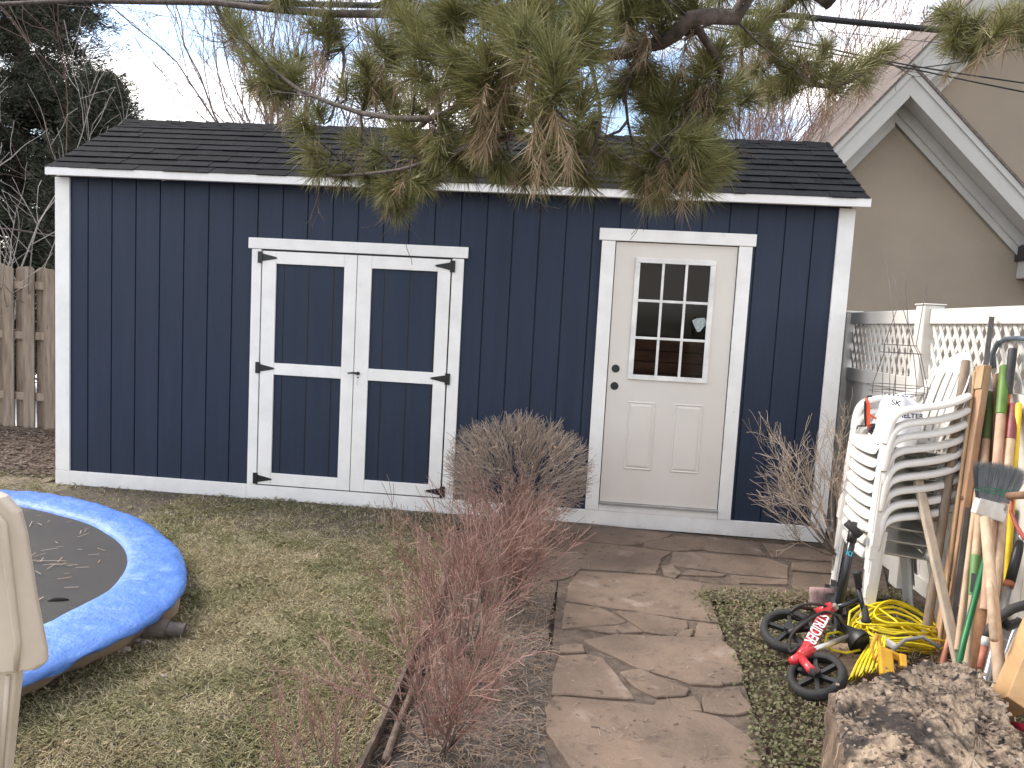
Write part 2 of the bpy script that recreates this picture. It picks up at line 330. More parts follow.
def siding(x0, x1, z0, z1, g0=.2706, yf=0.0):
    mb = MB(); xs = [x0]; g = g0-.2032
    prof = []
    gr = [g0+i*.2032 for i in range(-2, 31) if x0+.004 < g0+i*.2032 < x1-.004]
    cur = x0; prof.append((x0, yf))
    for g in gr: prof += [(g-.0055, yf), (g-.004, yf+.011), (g+.004, yf+.011), (g+.0055, yf)]
    prof.append((x1, yf))
    mb.grid([[(x, y, z0) for x, y in prof], [(x, y, z1) for x, y in prof]])
    return mb
DX0, DX1, DZ0, DZ1 = 4.5156, 5.4296, .1827, 2.2127
mb = siding(.02, DX0, .02, 2.52); mb2 = siding(DX1, W-.02, .02, 2.52); mb3 = siding(DX0, DX1, DZ1, 2.52); mb4 = siding(DX0, DX1, .02, DZ0-.02)
for q in (mb2, mb3, mb4): mb.add(q.v, q.f)
# side and rear walls
for X in (.02, W-.02): mb.add([(X,0,.02),(X,SD,.02),(X,SD,2.50),(X,RY,RZ-.04),(X,0,2.52)], [(0,1,2,3,4)])
mb.add([(.02,SD,.02),(W-.02,SD,.02),(W-.02,SD,2.5),(.02,SD,2.5)], [(0,1,2,3)])
mb.build('siding', M_navy, shed)
MB().box(.03, W-.03, .012, SD-.01, .04, .06).build('floor_deck', M_dark, shed)
def trim(name, x0, x1, z0, z1, y0=-.020, y1=-.001, m=None, bev=.003): return MB().box(x0, x1, y0, y1, z0, z1).build(name, m or M_white, shed, bevel=bev)
trim('corner_trim', 0, .122, .117, 2.515); trim('corner_trim', W-.115, W, .117, 2.515)
MB().box(-.008, -.001, .0, .09, .0, 2.5).build('corner_trim', M_white, shed, bevel=.003)
MB().box(W+.001, W+.008, .0, .09, .0, 2.5).build('corner_trim', M_white, shed, bevel=.003)
for x0, x1 in ((0,1.652),(1.654,3.362),(3.364,W)): trim('skirt_board', x0, x1, -.005, .115, -.022)
MB().box(.0, W, .001, SD, -.02, .018).build('skid_base', M_dark, shed)
# roof
OH = -.127; ZE = 2.572
sl = Vector((0, RY-OH, RZ-ZE)); sll = sl.length; sd_ = sl.normalized(); nrm = Vector((0, -sd_.z, sd_.y))
XL, XR = .012, 6.30
mb = MB(); mb.prism([(XL+.01, OH+.01, ZE-.035), (XL+.01, RY, RZ-.03), (XL+.01, 2*RY-OH-.01, ZE-.035), (XL+.01, 2*RY-OH-.01, ZE-.012), (XL+.01, RY, RZ-.004), (XL+.01, OH+.01, ZE-.012)], (XR-XL-.02, 0, 0))
roof = mb.build('roof', M_dark, shed)
mb = MB(); expo = .128; rows = int(sll/expo)+1
for side in (0, 1):
    for r in range(rows):
        x = XL-random.uniform(0, .02); t0 = r*expo-.012; t1 = min(t0+expo+.03, sll+.005)
        while x < XR:
            w = random.choice([.09,.13,.16,.2,.24,.3]); x1 = min(x+w, XR+random.uniform(0,.006))
            if XR-x1 < .05: x1 = XR
            th = random.choice([.003,.003,.007]); dt = random.uniform(-.002,.002)-(0.006 if th > .005 else 0)
            o0 = Vector((0, OH, ZE-.004))+sd_*(t0+dt)+nrm*.010; o1 = Vector((0, OH, ZE-.004))+sd_*t1+nrm*.001
            vs = []
            for X in (x+.0012, x1-.0012):
                for p, h in ((o0, 0), (o0, th), (o1, th*.4), (o1, 0)):
                    q = p+nrm*h; vs.append((X, q.y if side == 0 else 2*RY-q.y, q.z))
            f = [(0,1,2,3),(7,6,5,4),(0,4,5,1),(1,5,6,2),(2,6,7,3),(3,7,4,0)]
            mb.add(vs, f); x = x1
# ridge caps
x = XL
while x < XR:
    x1 = min(x+.19, XR)
    mb.add([(x, RY-.12, RZ-.062), (x1+.01, RY-.12, RZ-.068), (x1+.01, RY, RZ+.010), (x, RY, RZ+.020), (x, RY+.12, RZ-.062), (x1+.01, RY+.12, RZ-.068)], [(0,1,2,3),(3,2,5,4)]); x = x1
mb.build('shingles', M_shing, roof)
MB().box(XL-.008, XR+.008, OH-.010, OH+.008, ZE-.062, ZE+.0).build('fascia', M_white, shed, bevel=.003)
MB().box(XL, XR, OH+.009, -.001, ZE-.046, ZE-.038).build('soffit', M_white, shed)
for X, s in ((XL-.008, 1), (XR-.010, 1)):
    MB().prism([(X, OH+.009, ZE-.062), (X, RY, RZ-.07), (X, 2*RY-OH, ZE-.062), (X, 2*RY-OH, ZE-.012), (X, RY, RZ-.006), (X, OH+.009, ZE-.006)], (.018,0,0)).build('rake_board', M_white, shed)
# double door
DD = (1.747, 2.514, 2.520, 3.257)
trim('door_trim', 1.657, 1.735, .117, 2.018); trim('door_trim', 3.268, 3.358, .117, 2.014); trim('door_trim', 1.630, 3.388, 2.020, 2.105, -.026)
def leaf(x0, x1, hs):
    z0, z1 = .125, 2.004
    d = MB(); pan = siding(x0+.03, x1-.03, z0+.03, z1-.03, g0=.2706+.03, yf=-.008).build('door', M_navy, shed)
    d.box(x0, x0+.113, -.026, -.0085, z0, z1); d.box(x1-.100, x1, -.026, -.0085, z0, z1)
    for a, b in ((z0, .222), (1.026, 1.120), (1.908, z1)): d.box(x0+.1135, x1-.1005, -.025, -.0085, a, b)
    d.build('door_frame', M_white, pan, bevel=.0025)
    hx = x0 if hs < 0 else x1
    for z in (1.953, 1.075, .172):
        h = MB(); s = -hs
        h.box(min(hx-s*.036, hx-s*.004), max(hx-s*.036, hx-s*.004), -.032, -.0265, z-.045, z+.045)
        h.prism([(hx, -.031, z-.030), (hx+s*.11, -.031, z-.008), (hx+s*.125, -.031, z), (hx+s*.11, -.031, z+.008), (hx, -.031, z+.030)], (0,.0045,0))
        h.tube([(hx-s*.002, -.032, z-.045), (hx-s*.002, -.032, z+.045)], .006, 8)
        h.build('hinge', M_black, pan, bevel=.001)
    return pan
l1 = leaf(DD[0], DD[1], -1); l2 = leaf(DD[2], DD[3], 1)
MB().box(1.740, 3.262, -.004, -.0022, .118, 2.016).build('door_gap', M_black, shed)
h = MB(); h.tube([(2.555,-.026,1.078),(2.555,-.045,1.078)], .014, 12); h.tube([(2.555,-.046,1.078),(2.52,-.05,1.082),(2.478,-.052,1.076)], [.009,.0075,.0055], 8); h.tube([(2.555,-.026,1.045),(2.555,-.034,1.045)], .006, 10)
h.build('handle', M_black, l2, smooth=True)
MB().tube([(2.557,-.028,1.03),(2.55,-.034,1.0),(2.556,-.034,.985)], .0018, 5).build('key', mat('steel', (.55,.55,.55), .3, metal=1), l2)
# entry door
trim('door_trim', 4.410, 4.512, .117, 2.2055, -.024); trim('door_trim', 5.432, 5.530, .117, 2.2055, -.024); trim('door_sill_board', 4.514, 5.430, .117, .1685, -.021); trim('door_trim', 4.388, 5.552, 2.2075, 2.297, -.030)
WX0, WX1, WZ0, WZ1 = 4.672, 5.272, 1.161, 2.088
# slab: face around the window hole, with raised panels
ed = MB()
F0, F1 = -.004, .036; ix0, ix1, iz0, iz1 = WX0+.02, WX1-.02, WZ0+.02, WZ1-.02
dx0, dx1, dz0, dz1 = DX0+.004, DX1-.004, DZ0+.006, DZ1-.012
ed.box(dx0, ix0, F0, F1, dz0, dz1); ed.box(ix1, dx1, F0, F1, dz0, dz1); ed.box(ix0, ix1, F0, F1, iz1, dz1); ed.box(ix0, ix1, F0, F1, dz0, iz0)
edoor = ed.build('entry_door', M_door, shed)
wf = MB()
for a, b, c, d in ((WX0, WX1, WZ0, WZ0+.038), (WX0, WX1, WZ1-.038, WZ1), (WX0, WX0+.038, WZ0+.0385, WZ1-.0385), (WX1-.038, WX1, WZ0+.0385, WZ1-.0385)): wf.box(a, b, -.020, -.0045, c, d)
gx0, gx1, gz0, gz1 = WX0+.038, WX1-.038, WZ0+.038, WZ1-.038
for i in (1, 2):
    x = gx0+(gx1-gx0)*i/3; wf.box(x-.010, x+.010, -.016, -.0045, gz0, gz1)
    z = gz0+(gz1-gz0)*i/3; wf.box(gx0, gx1, -.0155, -.0045, z-.010, z+.010)
M_wfr = mat('window_frame', (.78,.765,.73), .4, scale=4)
win = wf.build('window', M_wfr, edoor, bevel=.003)
gm = bpy.data.materials.new('window_glass'); gm.use_nodes = True; N = gm.node_tree.nodes; L = gm.node_tree.links
N.remove(N['Principled BSDF']); t = N.new('ShaderNodeBsdfTransparent'); t.inputs[0].default_value = (.75,.75,.74,1); gl = N.new('ShaderNodeBsdfGlossy'); gl.inputs['Roughness'].default_value = .02
fr = N.new('ShaderNodeFresnel'); fr.inputs[0].default_value = 1.22; mx = N.new('ShaderNodeMixShader'); L.new(fr.outputs[0], mx.inputs[0]); L.new(t.outputs[0], mx.inputs[1]); L.new(gl.outputs[0], mx.inputs[2]); L.new(mx.outputs[0], N['Material Output'].inputs[0])
MB().box(gx0-.01, gx1+.01, .004, .009, gz0-.01, gz1+.01).build('pane', gm, win)
def raised(x0, x1, z0, z1):
    mb = MB(); st = [(0, .0), (.008, -.006), (.016, -.0005), (.034, -.0065)]
    rings = [[(x0+i, F0-.0008+y, z0+i), (x1-i, F0-.0008+y, z0+i), (x1-i, F0-.0008+y, z1-i), (x0+i, F0-.0008+y, z1-i)] for i, y in st]
    mb.grid([r for r in rings], closed=True); k = len(mb.v); mb.f.append((k-4, k-3, k-2, k-1)); mb.m.append(0)
    mb.build('panel', M_door, edoor)
raised(4.686, 4.902, .456, .990); raised(5.043, 5.263, .456, .993)
for z in (1.235, 1.100):
    b = MB(); b.tube([(4.576,F0-.0005,z),(4.576,F0-.0035,z)], .031, 20); b.build('bore_hole', M_black, edoor)
MB().box(DX0-.001, DX1+.001, -.040, .035, DZ0-.012, DZ0+.004).build('threshold', mat('aluminium_sill', (.45,.44,.43), .4, metal=.7), shed, bevel=.002)
MB().box(DX0+.0, DX1+.0, .0365, .05, DZ0, DZ1).v
# inside things seen through the glass
M_lum = mat('red_lumber', (.42,.19,.11), .7, scale=5, col2=(.22,.09,.055), stretch=(.5,3,3))
MB().box(.03, W-.03, 1.7, 1.71, .06, 2.5).build('inner_wall', mat('inner_wall', (.10,.07,.05), .9, col2=(.05,.035,.025), scale=3, stretch=(1,1,.2)), shed)
for i in range(7):
    z = .8+i*.095; b = MB().box(4.3+.04*(i % 3), 5.5-.05*(i % 2), .7+.02*(i % 2), .95, z, z+.088).build('stored_plank', M_lum, None, bevel=.003)
    tag(b, 'reddish plank stacked inside the shed behind the door window', 'plank', 'planks stacked inside the shed')
mm = frame((5.20, .0025, 1.60), (1,0,0), (0,0,1))
MB().add([(5.13,.0030,1.635),(5.165,.0030,1.655),(5.22,.003,1.66),(5.245,.003,1.625),(5.195,.003,1.555),(5.175,.003,1.55),(5.15,.003,1.59)], [(0,1,2,3,4,5,6)]).build('sticker', mat('sticker', (.42,.47,.46), .6, scale=60, col2=(.25,.29,.29)), win)

# ------------------------------------------------------------------ wooden fence at left
M_fw = mat('weathered_wood', (.36,.29,.225), .9, scale=3.0, col2=(.21,.16,.12), stretch=(9,9,.9), bump=.5, bscale=14, island=.18, spots=[((.15,.10,.07), 3.5, .63)], bdist=.006)
wfence = thing('wooden_fence', 'weathered brown board fence left of the blue shed', 'fence', (-2.2, 2.15, 0))
i = 0; x = -6.0
while x < -.1+1.5:
    w = .135; yb = 2.10 if i % 2 == 0 else 2.165; h = 1.88+random.uniform(-.03,.03)
    b = MB(); c = .03
    b.prism([(x, yb, .03), (x+w, yb, .03), (x+w, yb, h-c), (x+w-c, yb, h), (x+c, yb, h), (x, yb, h-c)], (0,.018,0)); b.build('picket', M_fw, wfence, bevel=.003)
    x += .115 if i % 2 == 0 else .135; i += 1
for z in (.35, 1.05, 1.62): MB().box(-6.1, 1.5, 2.122, 2.160, z, z+.085).build('rail', M_fw, wfence)
# ------------------------------------------------------------------ white vinyl fence at right
FX = 6.45
M_vin = mat('white_vinyl', (.70,.67,.62), .45, scale=2, col2=(.60,.57,.52), spots=[((.52,.48,.43), 7, .68)])
vf = thing('vinyl_fence', 'white vinyl privacy fence with lattice top along the right side', 'fence', (FX, -2, 0))
T = 1.775
posts = [.42, -.86, -3.1, -5.6, -8]
for k, y in enumerate(posts):
    p = MB(); p.box(FX-.06, FX+.06, y-.06, y+.06, -.02, T+.02 if k else T-.01); p.build('post', M_vin, vf, bevel=.008)
    p = MB(); p.box(FX-.068, FX+.068, y-.068, y+.068, T+.021 if k else T-.009, T+.030 if k else T+.008)
    p.build('post_cap', M_vin, vf, bevel=.006)
for y1, y0 in zip(posts[:-1], posts[1:]):
    a, b = y0+.061, y1-.061
    MB().box(FX-.025, FX+.025, a, b, T-.095, T-.005).build('top_rail', M_vin, vf, bevel=.004)
    MB().box(FX-.024, FX+.024, a, b, 1.235, 1.335).build('middle_rail', M_vin, vf, bevel=.004)
    MB().box(FX-.024, FX+.024, a, b, .04, .14).build('bottom_rail', M_vin, vf, bevel=.004)
    pm = MB(); n = max(1, int((b-a)/.155)); st = (b-a)/n
    for i in range(n): pm.box(FX-.011, FX+.011, a+i*st+.0015, a+(i+1)*st-.0015, .14, 1.235)
    pm.build('panel', M_vin, vf, bevel=.003)
    lm = MB(); z0, z1 = 1.336, T-.096; H = z1-z0; sp = .083; KS = .62
    for s, xo in ((1, -.004), (-1, .004)):
        q = a-H*1.0
        while q < b+H:
            ya, yb = (q, q+H*KS) if s > 0 else (q+H*KS, q); za, zb = z0, z1
            # clip to the panel
            def clip(ya, za, yb, zb):
                for lim, sg in ((a, 1), (b, -1)):
                    da, db = sg*(ya-lim), sg*(yb-lim)
                    if da < 0 and db < 0: return None
                    if da < 0: t = da/(da-db); ya, za = ya+(yb-ya)*t, za+(zb-za)*t
                    if db < 0: t = db/(db-da); yb, zb = yb+(ya-yb)*t, zb+(za-zb)*t
                return ya, za, yb, zb
            c = clip(ya, za, yb, zb)
            if c and abs(c[0]-c[2]) > .02:
                ya, za, yb, zb = c
                gap = (y1 < -1 and s > 0 and -1.93 < (c[0]+c[2])/2 < -1.80) or (y1 < -1 and s < 0 and -1.98 < (c[0]+c[2])/2 < -1.84)
                if not gap: lm.board((FX+xo, ya, za), (FX+xo, yb, zb), .027, .006, (0, 1, -s*KS))
            q += sp
    lm.build('lattice', M_vin, vf)
# ------------------------------------------------------------------ neighbour's house
M_stucco = mat('stucco', (.30,.245,.185), .95, scale=1.2, col2=(.27,.22,.165), bump=.5, bscale=90, bdist=.006)
M_gtrim = mat('grey_trim', (.45,.435,.40), .6, scale=3, var=.05)
M_roofb = mat('brown_shingle', (.20,.165,.14), .95, scale=40, col2=(.09,.07,.06), bump=.6)
house = thing('stucco_house', 'tan stucco neighbouring house with steep grey trimmed gables', 'house', (10, 7, 0))
def gable(yw, px, pz, xl, xr, slopeL, slopeR, over, name_wall, yback, fw=.30, sw=.34, zb=0):
    zl = pz-(px-xl)*slopeL; zr = pz-(xr-px)*slopeR
    MB().prism([(xl, yw, zb), (xr, yw, zb), (xr, yw, zr-.25), (px, yw, pz-.25), (xl, yw, zl-.25)], (0, yback-yw, 0)).build(name_wall, M_stucco, house)
    for sgn, xe, ze in ((-1, xl-.35, pz-(px-xl+.35)*slopeL), (1, xr+.35, pz-(xr+.35-px)*slopeR)):
        d = Vector((xe-px, 0, ze-pz)); L_ = d.length; d.normalize(); n = Vector((-d.z*sgn, 0, d.x*sgn));  n = n if n.z > 0 else -n
        P = lambda t, h, y: Vector((px, 0, pz))+d*t+n*h+Vector((0, y, 0))
        def strip(h0, h1, ya, yb, nm, m, ex=0):
            # mitre at the peak: both slopes meet on the plane x = px
            def tm(h): return -(n.x*h)/d.x
            pts = [P(tm(h0), h0, ya), P(L_, h0, ya), P(L_, h1, ya), P(tm(h1), h1, ya)]
            MB().prism(pts, (0, yb-ya, 0)).build(nm, m, house)
        yo = yw-over
        strip(-fw, 0, yo, yo+.03, 'barge_board', M_gtrim)
        strip(-.075, .0, yo-.022, yo-.001, 'barge_moulding', M_gtrim)
        strip(-fw+.035, -fw+.05, yo+.031, yw-.001, 'soffit', M_gtrim)
        strip(-fw-sw*.55, -fw+.03, yw-.035, yw-.002, 'frieze_board', M_gtrim)
        strip(-fw-sw*.55-.02, -fw-sw*.55+.07, yw-.06, yw-.036, 'frieze_moulding', M_gtrim)
        strip(-fw-.10, -fw+.03, yw-.10, yw-.061, 'frieze_moulding', M_gtrim)
        strip(.002, .035, yo-.04, yback, 'roof', M_roofb)
    return zl, zr
SLL = (5.29-4.16)/(8.63-7.70); SLR = (5.29-3.38)/(10.28-8.63)
gable(5.5, 8.64, 5.31, 6.3, 11.4, 1.17, .97, .45, 'wall', 7.3, fw=.26, sw=.30)
_p = ony(973, 0, 6.95); gable(7.4, 11.9, _p.z+(11.9-_p.x)*1.17, 6.5, 17.3, 1.17, 1.15, .45, 'wall', 16, fw=.42, sw=.5)
e = MB(); e.box(10.55, 11.6, 4.75, 5.5, 2.55, 2.80); e.build('eave_box', M_gtrim, house, bevel=.01)
MB().box(10.50, 11.7, 4.70, 5.5, 2.801, 3.02).build('gutter', mat('dark_gutter', (.03,.03,.032), .5), house)

# ------------------------------------------------------------------ cables
M_cab = mat('cable', (.012,.012,.013), .6)
def cable(pts, r, label, nm='overhead_cable', grp='cables overhead'):
    P = [ond(*p) for p in pts]
    Q = []
    for a, b in zip(P[:-1], P[1:]): Q += bend(a, b, 6, sag=.01)[:-1]
    Q.append(P[-1]); tag(MB().tube(Q, r, 6).build(nm, M_cab, smooth=True), label, 'cable', grp)
cable([(-60,-3,10.5),(310,4,10),(760,12,9.5),(953,31,9.2),(1120,50,9)], .042, 'thick black cable crossing the top of the view above the shed')
cable([(700,24,8.6),(806,43,8.4),(913,66,8.2),(1120,96,8)], .009, 'upper of two thin black wires passing the gable peak')
cable([(700,26,8.5),(913,69,8.1),(1120,110,7.9)], .009, 'lower of two thin black wires passing the gable peak')
cable([(905,69,9.9),(960,62,9.7),(1120,22,9.5)], .008, 'thin wire rising to the right from the gable peak')
cable([(700,15,9.4),(817,30,9.2),(1120,60,9)], .004, 'faintest thin wire just below the thick cable')

# ------------------------------------------------------------------ trees
def grow(mbs, p, d, L, r, lev, maxlev, spread=.6, k=(2,4), seg=4, wob=.12, up=.15, shrink=.62, rmin=.0015, tips=None, nsd=None, taper=.55, sub0=.25):
    p = Vector(p); d = Vector(d).normalized(); pts = [p.copy()]; rad = [r]
    for i in range(seg):
        d = (d+Vector((random.gauss(0,wob), random.gauss(0,wob), random.gauss(0,wob)+up*.25))).normalized()
        p = p+d*(L/seg); pts.append(p.copy()); rad.append(max(rmin, r*(1-(1-taper)*(i+1)/seg)))
    n = nsd or (8 if r > .05 else 5 if r > .012 else 3)
    mbs[min(lev, len(mbs)-1)].tube(pts, rad, n, cap=False)
    if lev >= maxlev:
        if tips is not None: tips.append((p.copy(), d.copy()))
        return
    for j in range(random.randint(*k)):
        t = random.uniform(sub0, 1.0); i = min(seg-1, int(t*seg)); q = pts[i].lerp(pts[i+1], t*seg-i); dd = (pts[i+1]-pts[i]).normalized()
        ax = Vector((random.gauss(0,1), random.gauss(0,1), random.gauss(0,1))); ax = (ax-dd*ax.dot(dd)).normalized()
        nd = (dd*math.cos(spread)+ax*math.sin(spread)*random.uniform(.7,1.2)+Vector((0,0,up))).normalized()
        grow(mbs, q, nd, L*shrink*random.uniform(.7,1.2), max(rmin, rad[i]*.62), lev+1, maxlev, spread, k, seg, wob, up, shrink, rmin, tips, nsd, taper, sub0)
    # leader goes on
    grow(mbs, pts[-1], d, L*shrink*1.05, rad[-1], lev+1, maxlev, spread, k, seg, wob, up, shrink, rmin, tips, nsd, taper, sub0)
M_brk = mat('grey_bark', (.17,.135,.115), .9, scale=20, col2=(.09,.07,.06), bump=.4)
M_brk2 = mat('brown_bark', (.22,.16,.12), .9, scale=20, col2=(.12,.09,.07), bump=.4)
M_red = mat('reddish_twig', (.19,.12,.10), .85, island=.2)
M_pale = mat('pale_bark', (.42,.38,.34), .85, scale=20, col2=(.25,.22,.2), bump=.3)
def bare_tree(label, stems, m1, m2, lev=5, group=None, **kw):
    a, b = MB(), MB(); t = thing('bare_tree', label, 'tree', stems[0][0], group)
    for p, d, L, r in stems: grow([a, a, b], p, d, L, r, 0, lev, **kw)
    a.build('trunk', m1, t, smooth=True); b.build('crown', m2, t); return t
def stem(x0, y0, x1, y1, Y, r, base_z=0, ext=.55):
    a = ony(x0, y0, Y); b = ony(x1, y1, Y); d = (b-a).normalized()
    # carry it down to the ground
    g = a+d*((base_z-a.z)/d.z) if abs(d.z) > .2 else Vector((a.x, a.y, 0))
    return (g, d, (b-g).length*ext, r)
random.seed(11)
bare_tree('multi-stemmed bare tree leaning left behind the shed roof', [stem(250,130,190,20,7.5,.045), stem(235,130,175,15,7.9,.04), stem(262,130,215,10,7.2,.035)], M_brk, M_red, lev=4, k=(2,4), spread=.55, up=.10, wob=.10, sub0=.35, rmin=.003)
bare_tree('low arching bare tree just left of the shed ridge', [stem(160,128,100,50,6.5,.04), stem(175,128,150,60,6.8,.03), stem(150,128,60,60,6.3,.03)], M_brk, M_red, lev=4, k=(2,4), spread=.7, up=.10, wob=.16, sub0=.35, rmin=.003)
bare_tree('tall brown stemmed bare tree behind the left pine branches', [stem(293,130,303,20,9,.085), stem(312,130,330,10,9.2,.06)], M_brk2, M_red, lev=4, k=(3,5), spread=.5, up=.2, sub0=.35, rmin=.004)
bare_tree('bare tree behind the roof in the middle of the pine boughs', [stem(455,134,470,20,10,.07), stem(520,134,500,20,10,.06), stem(400,134,395,20,9.6,.05)], M_brk, M_red, lev=4, k=(3,5), spread=.55, up=.2, sub0=.3, rmin=.004)
bare_tree('thin bare tree behind the roof right of the pine boughs', [stem(722,138,735,60,8,.04), stem(708,138,712,50,8.3,.03), stem(735,138,765,40,7.8,.025)], M_brk, M_red, lev=4, k=(3,4), spread=.5, up=.2, sub0=.3, rmin=.004)
bare_tree('wide fine twigged bare tree behind the roof beside the stucco house', [stem(780,142,770,70,13,.07), stem(815,142,830,60,13,.07), stem(850,142,880,60,14,.06), stem(760,142,745,70,12.5,.05)], M_brk2, M_red, lev=5, k=(2,4), spread=.5, up=.2, sub0=.2, rmin=.005)
bare_tree('pale leafless sapling in front of the dark evergreen', [stem(8,250,14,90,2.9,.030), stem(14,250,45,40,3.0,.016), stem(2,300,60,150,2.8,.012)], M_pale, M_pale, lev=3, k=(2,4), spread=.7, up=.12, sub0=.3, rmin=.003, wob=.14)

# dark evergreen at left: trunk, boughs and flattened sprays of foliage
random.seed(5)
M_ever = mat('evergreen_foliage', (.05,.062,.036), .85, scale=1.2, col2=(.03,.036,.025), cols=[(.02,.026,.018),(.06,.07,.042),(.038,.047,.03),(.10,.082,.055),(.048,.06,.036)], ctr=.7)
def evergreen(label, base, H, R, n, seed=3, low=.0):
    t = thing('evergreen_tree', label, 'tree', base); rg = np.random.default_rng(seed); b = Vector(base)
    mb = MB(); mb.tube([b, b+Vector((.1,0,H*.5)), b+Vector((.05,0,H))], [.17,.1,.02], 8)
    cs = []
    for i in range(n):
        z = rg.uniform(.04+low, 1.0); a = rg.uniform(0, 2*PI); rad = R*(1-z)**.6*rg.uniform(.75, 1.12)*(1 if z > .12 else .75)
        st = b+Vector((0,0,z*H-.1)); d = Vector((math.cos(a), math.sin(a), rg.uniform(.0,.35))); en = st+d*rad
        pts = bend(st, en, 4, sag=.04); mb.tube(pts, [.025,.02,.015,.008,.004], 4, cap=False)
        for k in range(13):
            q = pts[0].lerp(pts[-1], rg.uniform(.25, 1.03)); cs.append((q.x+rg.normal(0,.10), q.y+rg.normal(0,.10), q.z+rg.normal(0,.09), a))
    mb.build('trunk', M_brk, t, smooth=True)
    C = np.array(cs); m = len(C); per = 64; P = np.repeat(C[:,:3], per, 0); A = np.repeat(C[:,3], per)+rg.normal(0, .9, m*per)
    P = P+rg.normal(0, 1, P.shape)*np.array([.085,.085,.06]); el = rg.normal(.25, .5, m*per); l = rg.uniform(.05, .12, m*per)
    D = np.stack([np.cos(A)*np.cos(el), np.sin(A)*np.cos(el), np.sin(el)], 1)*l[:,None]
    S = np.cross(D, rg.normal(0, 1, D.shape)); S /= np.linalg.norm(S, axis=1)[:,None]+1e-9; S *= (l*.08)[:,None]
    fastmesh('foliage', np.stack([P, P+D*.5+S, P+D, P+D*.5-S], 1), 4, M_ever, t)
    return t
evergreen('tall dark evergreen tree behind the wooden fence', (-4.6, 5.2, 0), 10.5, 1.9, 520, 3)
evergreen('shorter dark evergreen close beside the shed roof', (-2.85, 4.7, 0), 4.75, 1.25, 260, 4)
evergreen('dark evergreen at the far left edge behind the pale sapling', (-6.6, 5.0, 0), 9.0, 1.9, 330, 6)

# ------------------------------------------------------------------ pine overhead
random.seed(21)
M_pbark = mat('pine_bark', (.13,.10,.085), .95, scale=25, col2=(.05,.04,.035), bump=.8, bscale=60, bdist=.01)
M_needle = mat('pine_needles', (.16,.18,.075), .5, spec=.3, scale=3, col2=(.11,.125,.05), cols=[(.11,.125,.04),(.28,.265,.10),(.17,.175,.06),(.37,.32,.15),(.085,.10,.038)], ctr=.75, trans=.15)
M_dneedle = mat('dead_pine_needles', (.30,.22,.13), .7, cols=[(.22,.145,.08),(.40,.31,.20),(.32,.23,.135),(.19,.13,.075)], ctr=.8, trans=.15)
pine = thing('pine_tree', 'big pine tree whose needled boughs hang over the shed roof', 'tree', (2.6, -8.2, 0))
pb = MB(); trunk_top = Vector((2.7, -8.1, 6.5))
pb.tube([(2.6,-8.2,-.05),(2.62,-8.15,2),(2.65,-8.1,4.5),trunk_top,(2.7,-8,10)], [.24,.21,.18,.14,.05], 12)
tufts = []   # (pos, dir, needle length, n, dead share)
def limb(pix, rad, up=None):
    P = [ond(*p) for p in pix]
    if up is not None: P = [Vector(up)]+P
    Q = []
    for i in range(len(P)-1):
        p0, p1, p2, p3 = P[max(i-1,0)], P[i], P[i+1], P[min(i+2, len(P)-1)]
        for k in range(4):
            t = k/4; Q.append(.5*((2*p1)+(p2-p0)*t+(2*p0-5*p1+4*p2-p3)*t*t+(3*p1-p0-3*p2+p3)*t**3))
    Q.append(P[-1]); n = len(Q); R_ = [rad[0]+(rad[1]-rad[0])*i/(n-1) for i in range(n)]
    pb.tube([jit(q, .004) for q in Q], R_, 7, cap=True); return Q
# main limbs: pixel x, y and distance
A1 = limb([(760,-140,2.2),(690,20,2.6),(640,48,2.8),(590,60,2.9),(540,80,2.95)], (.034,.019), (3.2,-7.6,5.0))
A2 = limb([(600,-120,2.4),(560,-10,2.9),(480,12,3.1),(420,12,3.3),(330,14,3.6),(215,3,3.9),(90,1,4.3),(-60,6,4.8)], (.030,.011), (3.0,-7.8,5.6))
A3 = limb([(560,-10,2.9),(600,30,2.8),(560,60,2.8),(500,85,2.8),(430,118,2.9),(360,112,3.2),(300,90,3.4),(262,60,3.6)], (.022,.007))
A4 = limb([(540,80,2.9),(520,130,2.7),(460,150,2.8),(400,170,3.0),(330,175,3.3),(312,160,3.4)], (.011,.005))
A5 = limb([(690,20,2.7),(720,70,2.9),(700,110,3.0),(650,150,2.8)], (.018,.006))
A6 = limb([(860,-120,2.6),(800,-10,3.2),(765,30,3.4),(790,75,3.6),(840,85,3.8),(880,60,4.0)], (.035,.007), (3.6,-7.4,5.2))
A7 = limb([(1150,-60,2.6),(1060,-10,3.0),(1010,25,3.3),(975,30,3.4),(945,12,3.5)], (.025,.006), (3.4,-7.6,5.4))
A8 = limb([(430,118,2.9),(400,150,3.1),(420,185,3.1)], (.010,.005))
A9 = limb([(330,14,3.6),(345,60,3.6),(335,105,3.6)], (.012,.005)); A10 = limb([(215,3,3.9),(232,40,3.9),(262,75,3.7)], (.010,.005))
A11 = limb([(590,60,2.9),(600,120,2.8),(585,175,2.9)], (.010,.005)); A12 = limb([(640,48,2.8),(625,100,2.9),(640,180,3.2)], (.009,.004))
A13 = limb([(500,85,2.8),(505,140,2.9),(525,185,3.1)], (.010,.004)); A14 = limb([(420,12,3.3),(395,60,3.3),(372,95,3.4)], (.010,.004))
A15 = limb([(735,-60,3.0),(742,60,3.3),(738,130,3.6)], (.008,.006))
allb = A1+A2[4:20]+A3+A4+A5+A6+A7+A8+A9+A10+A11+A12+A13+A14
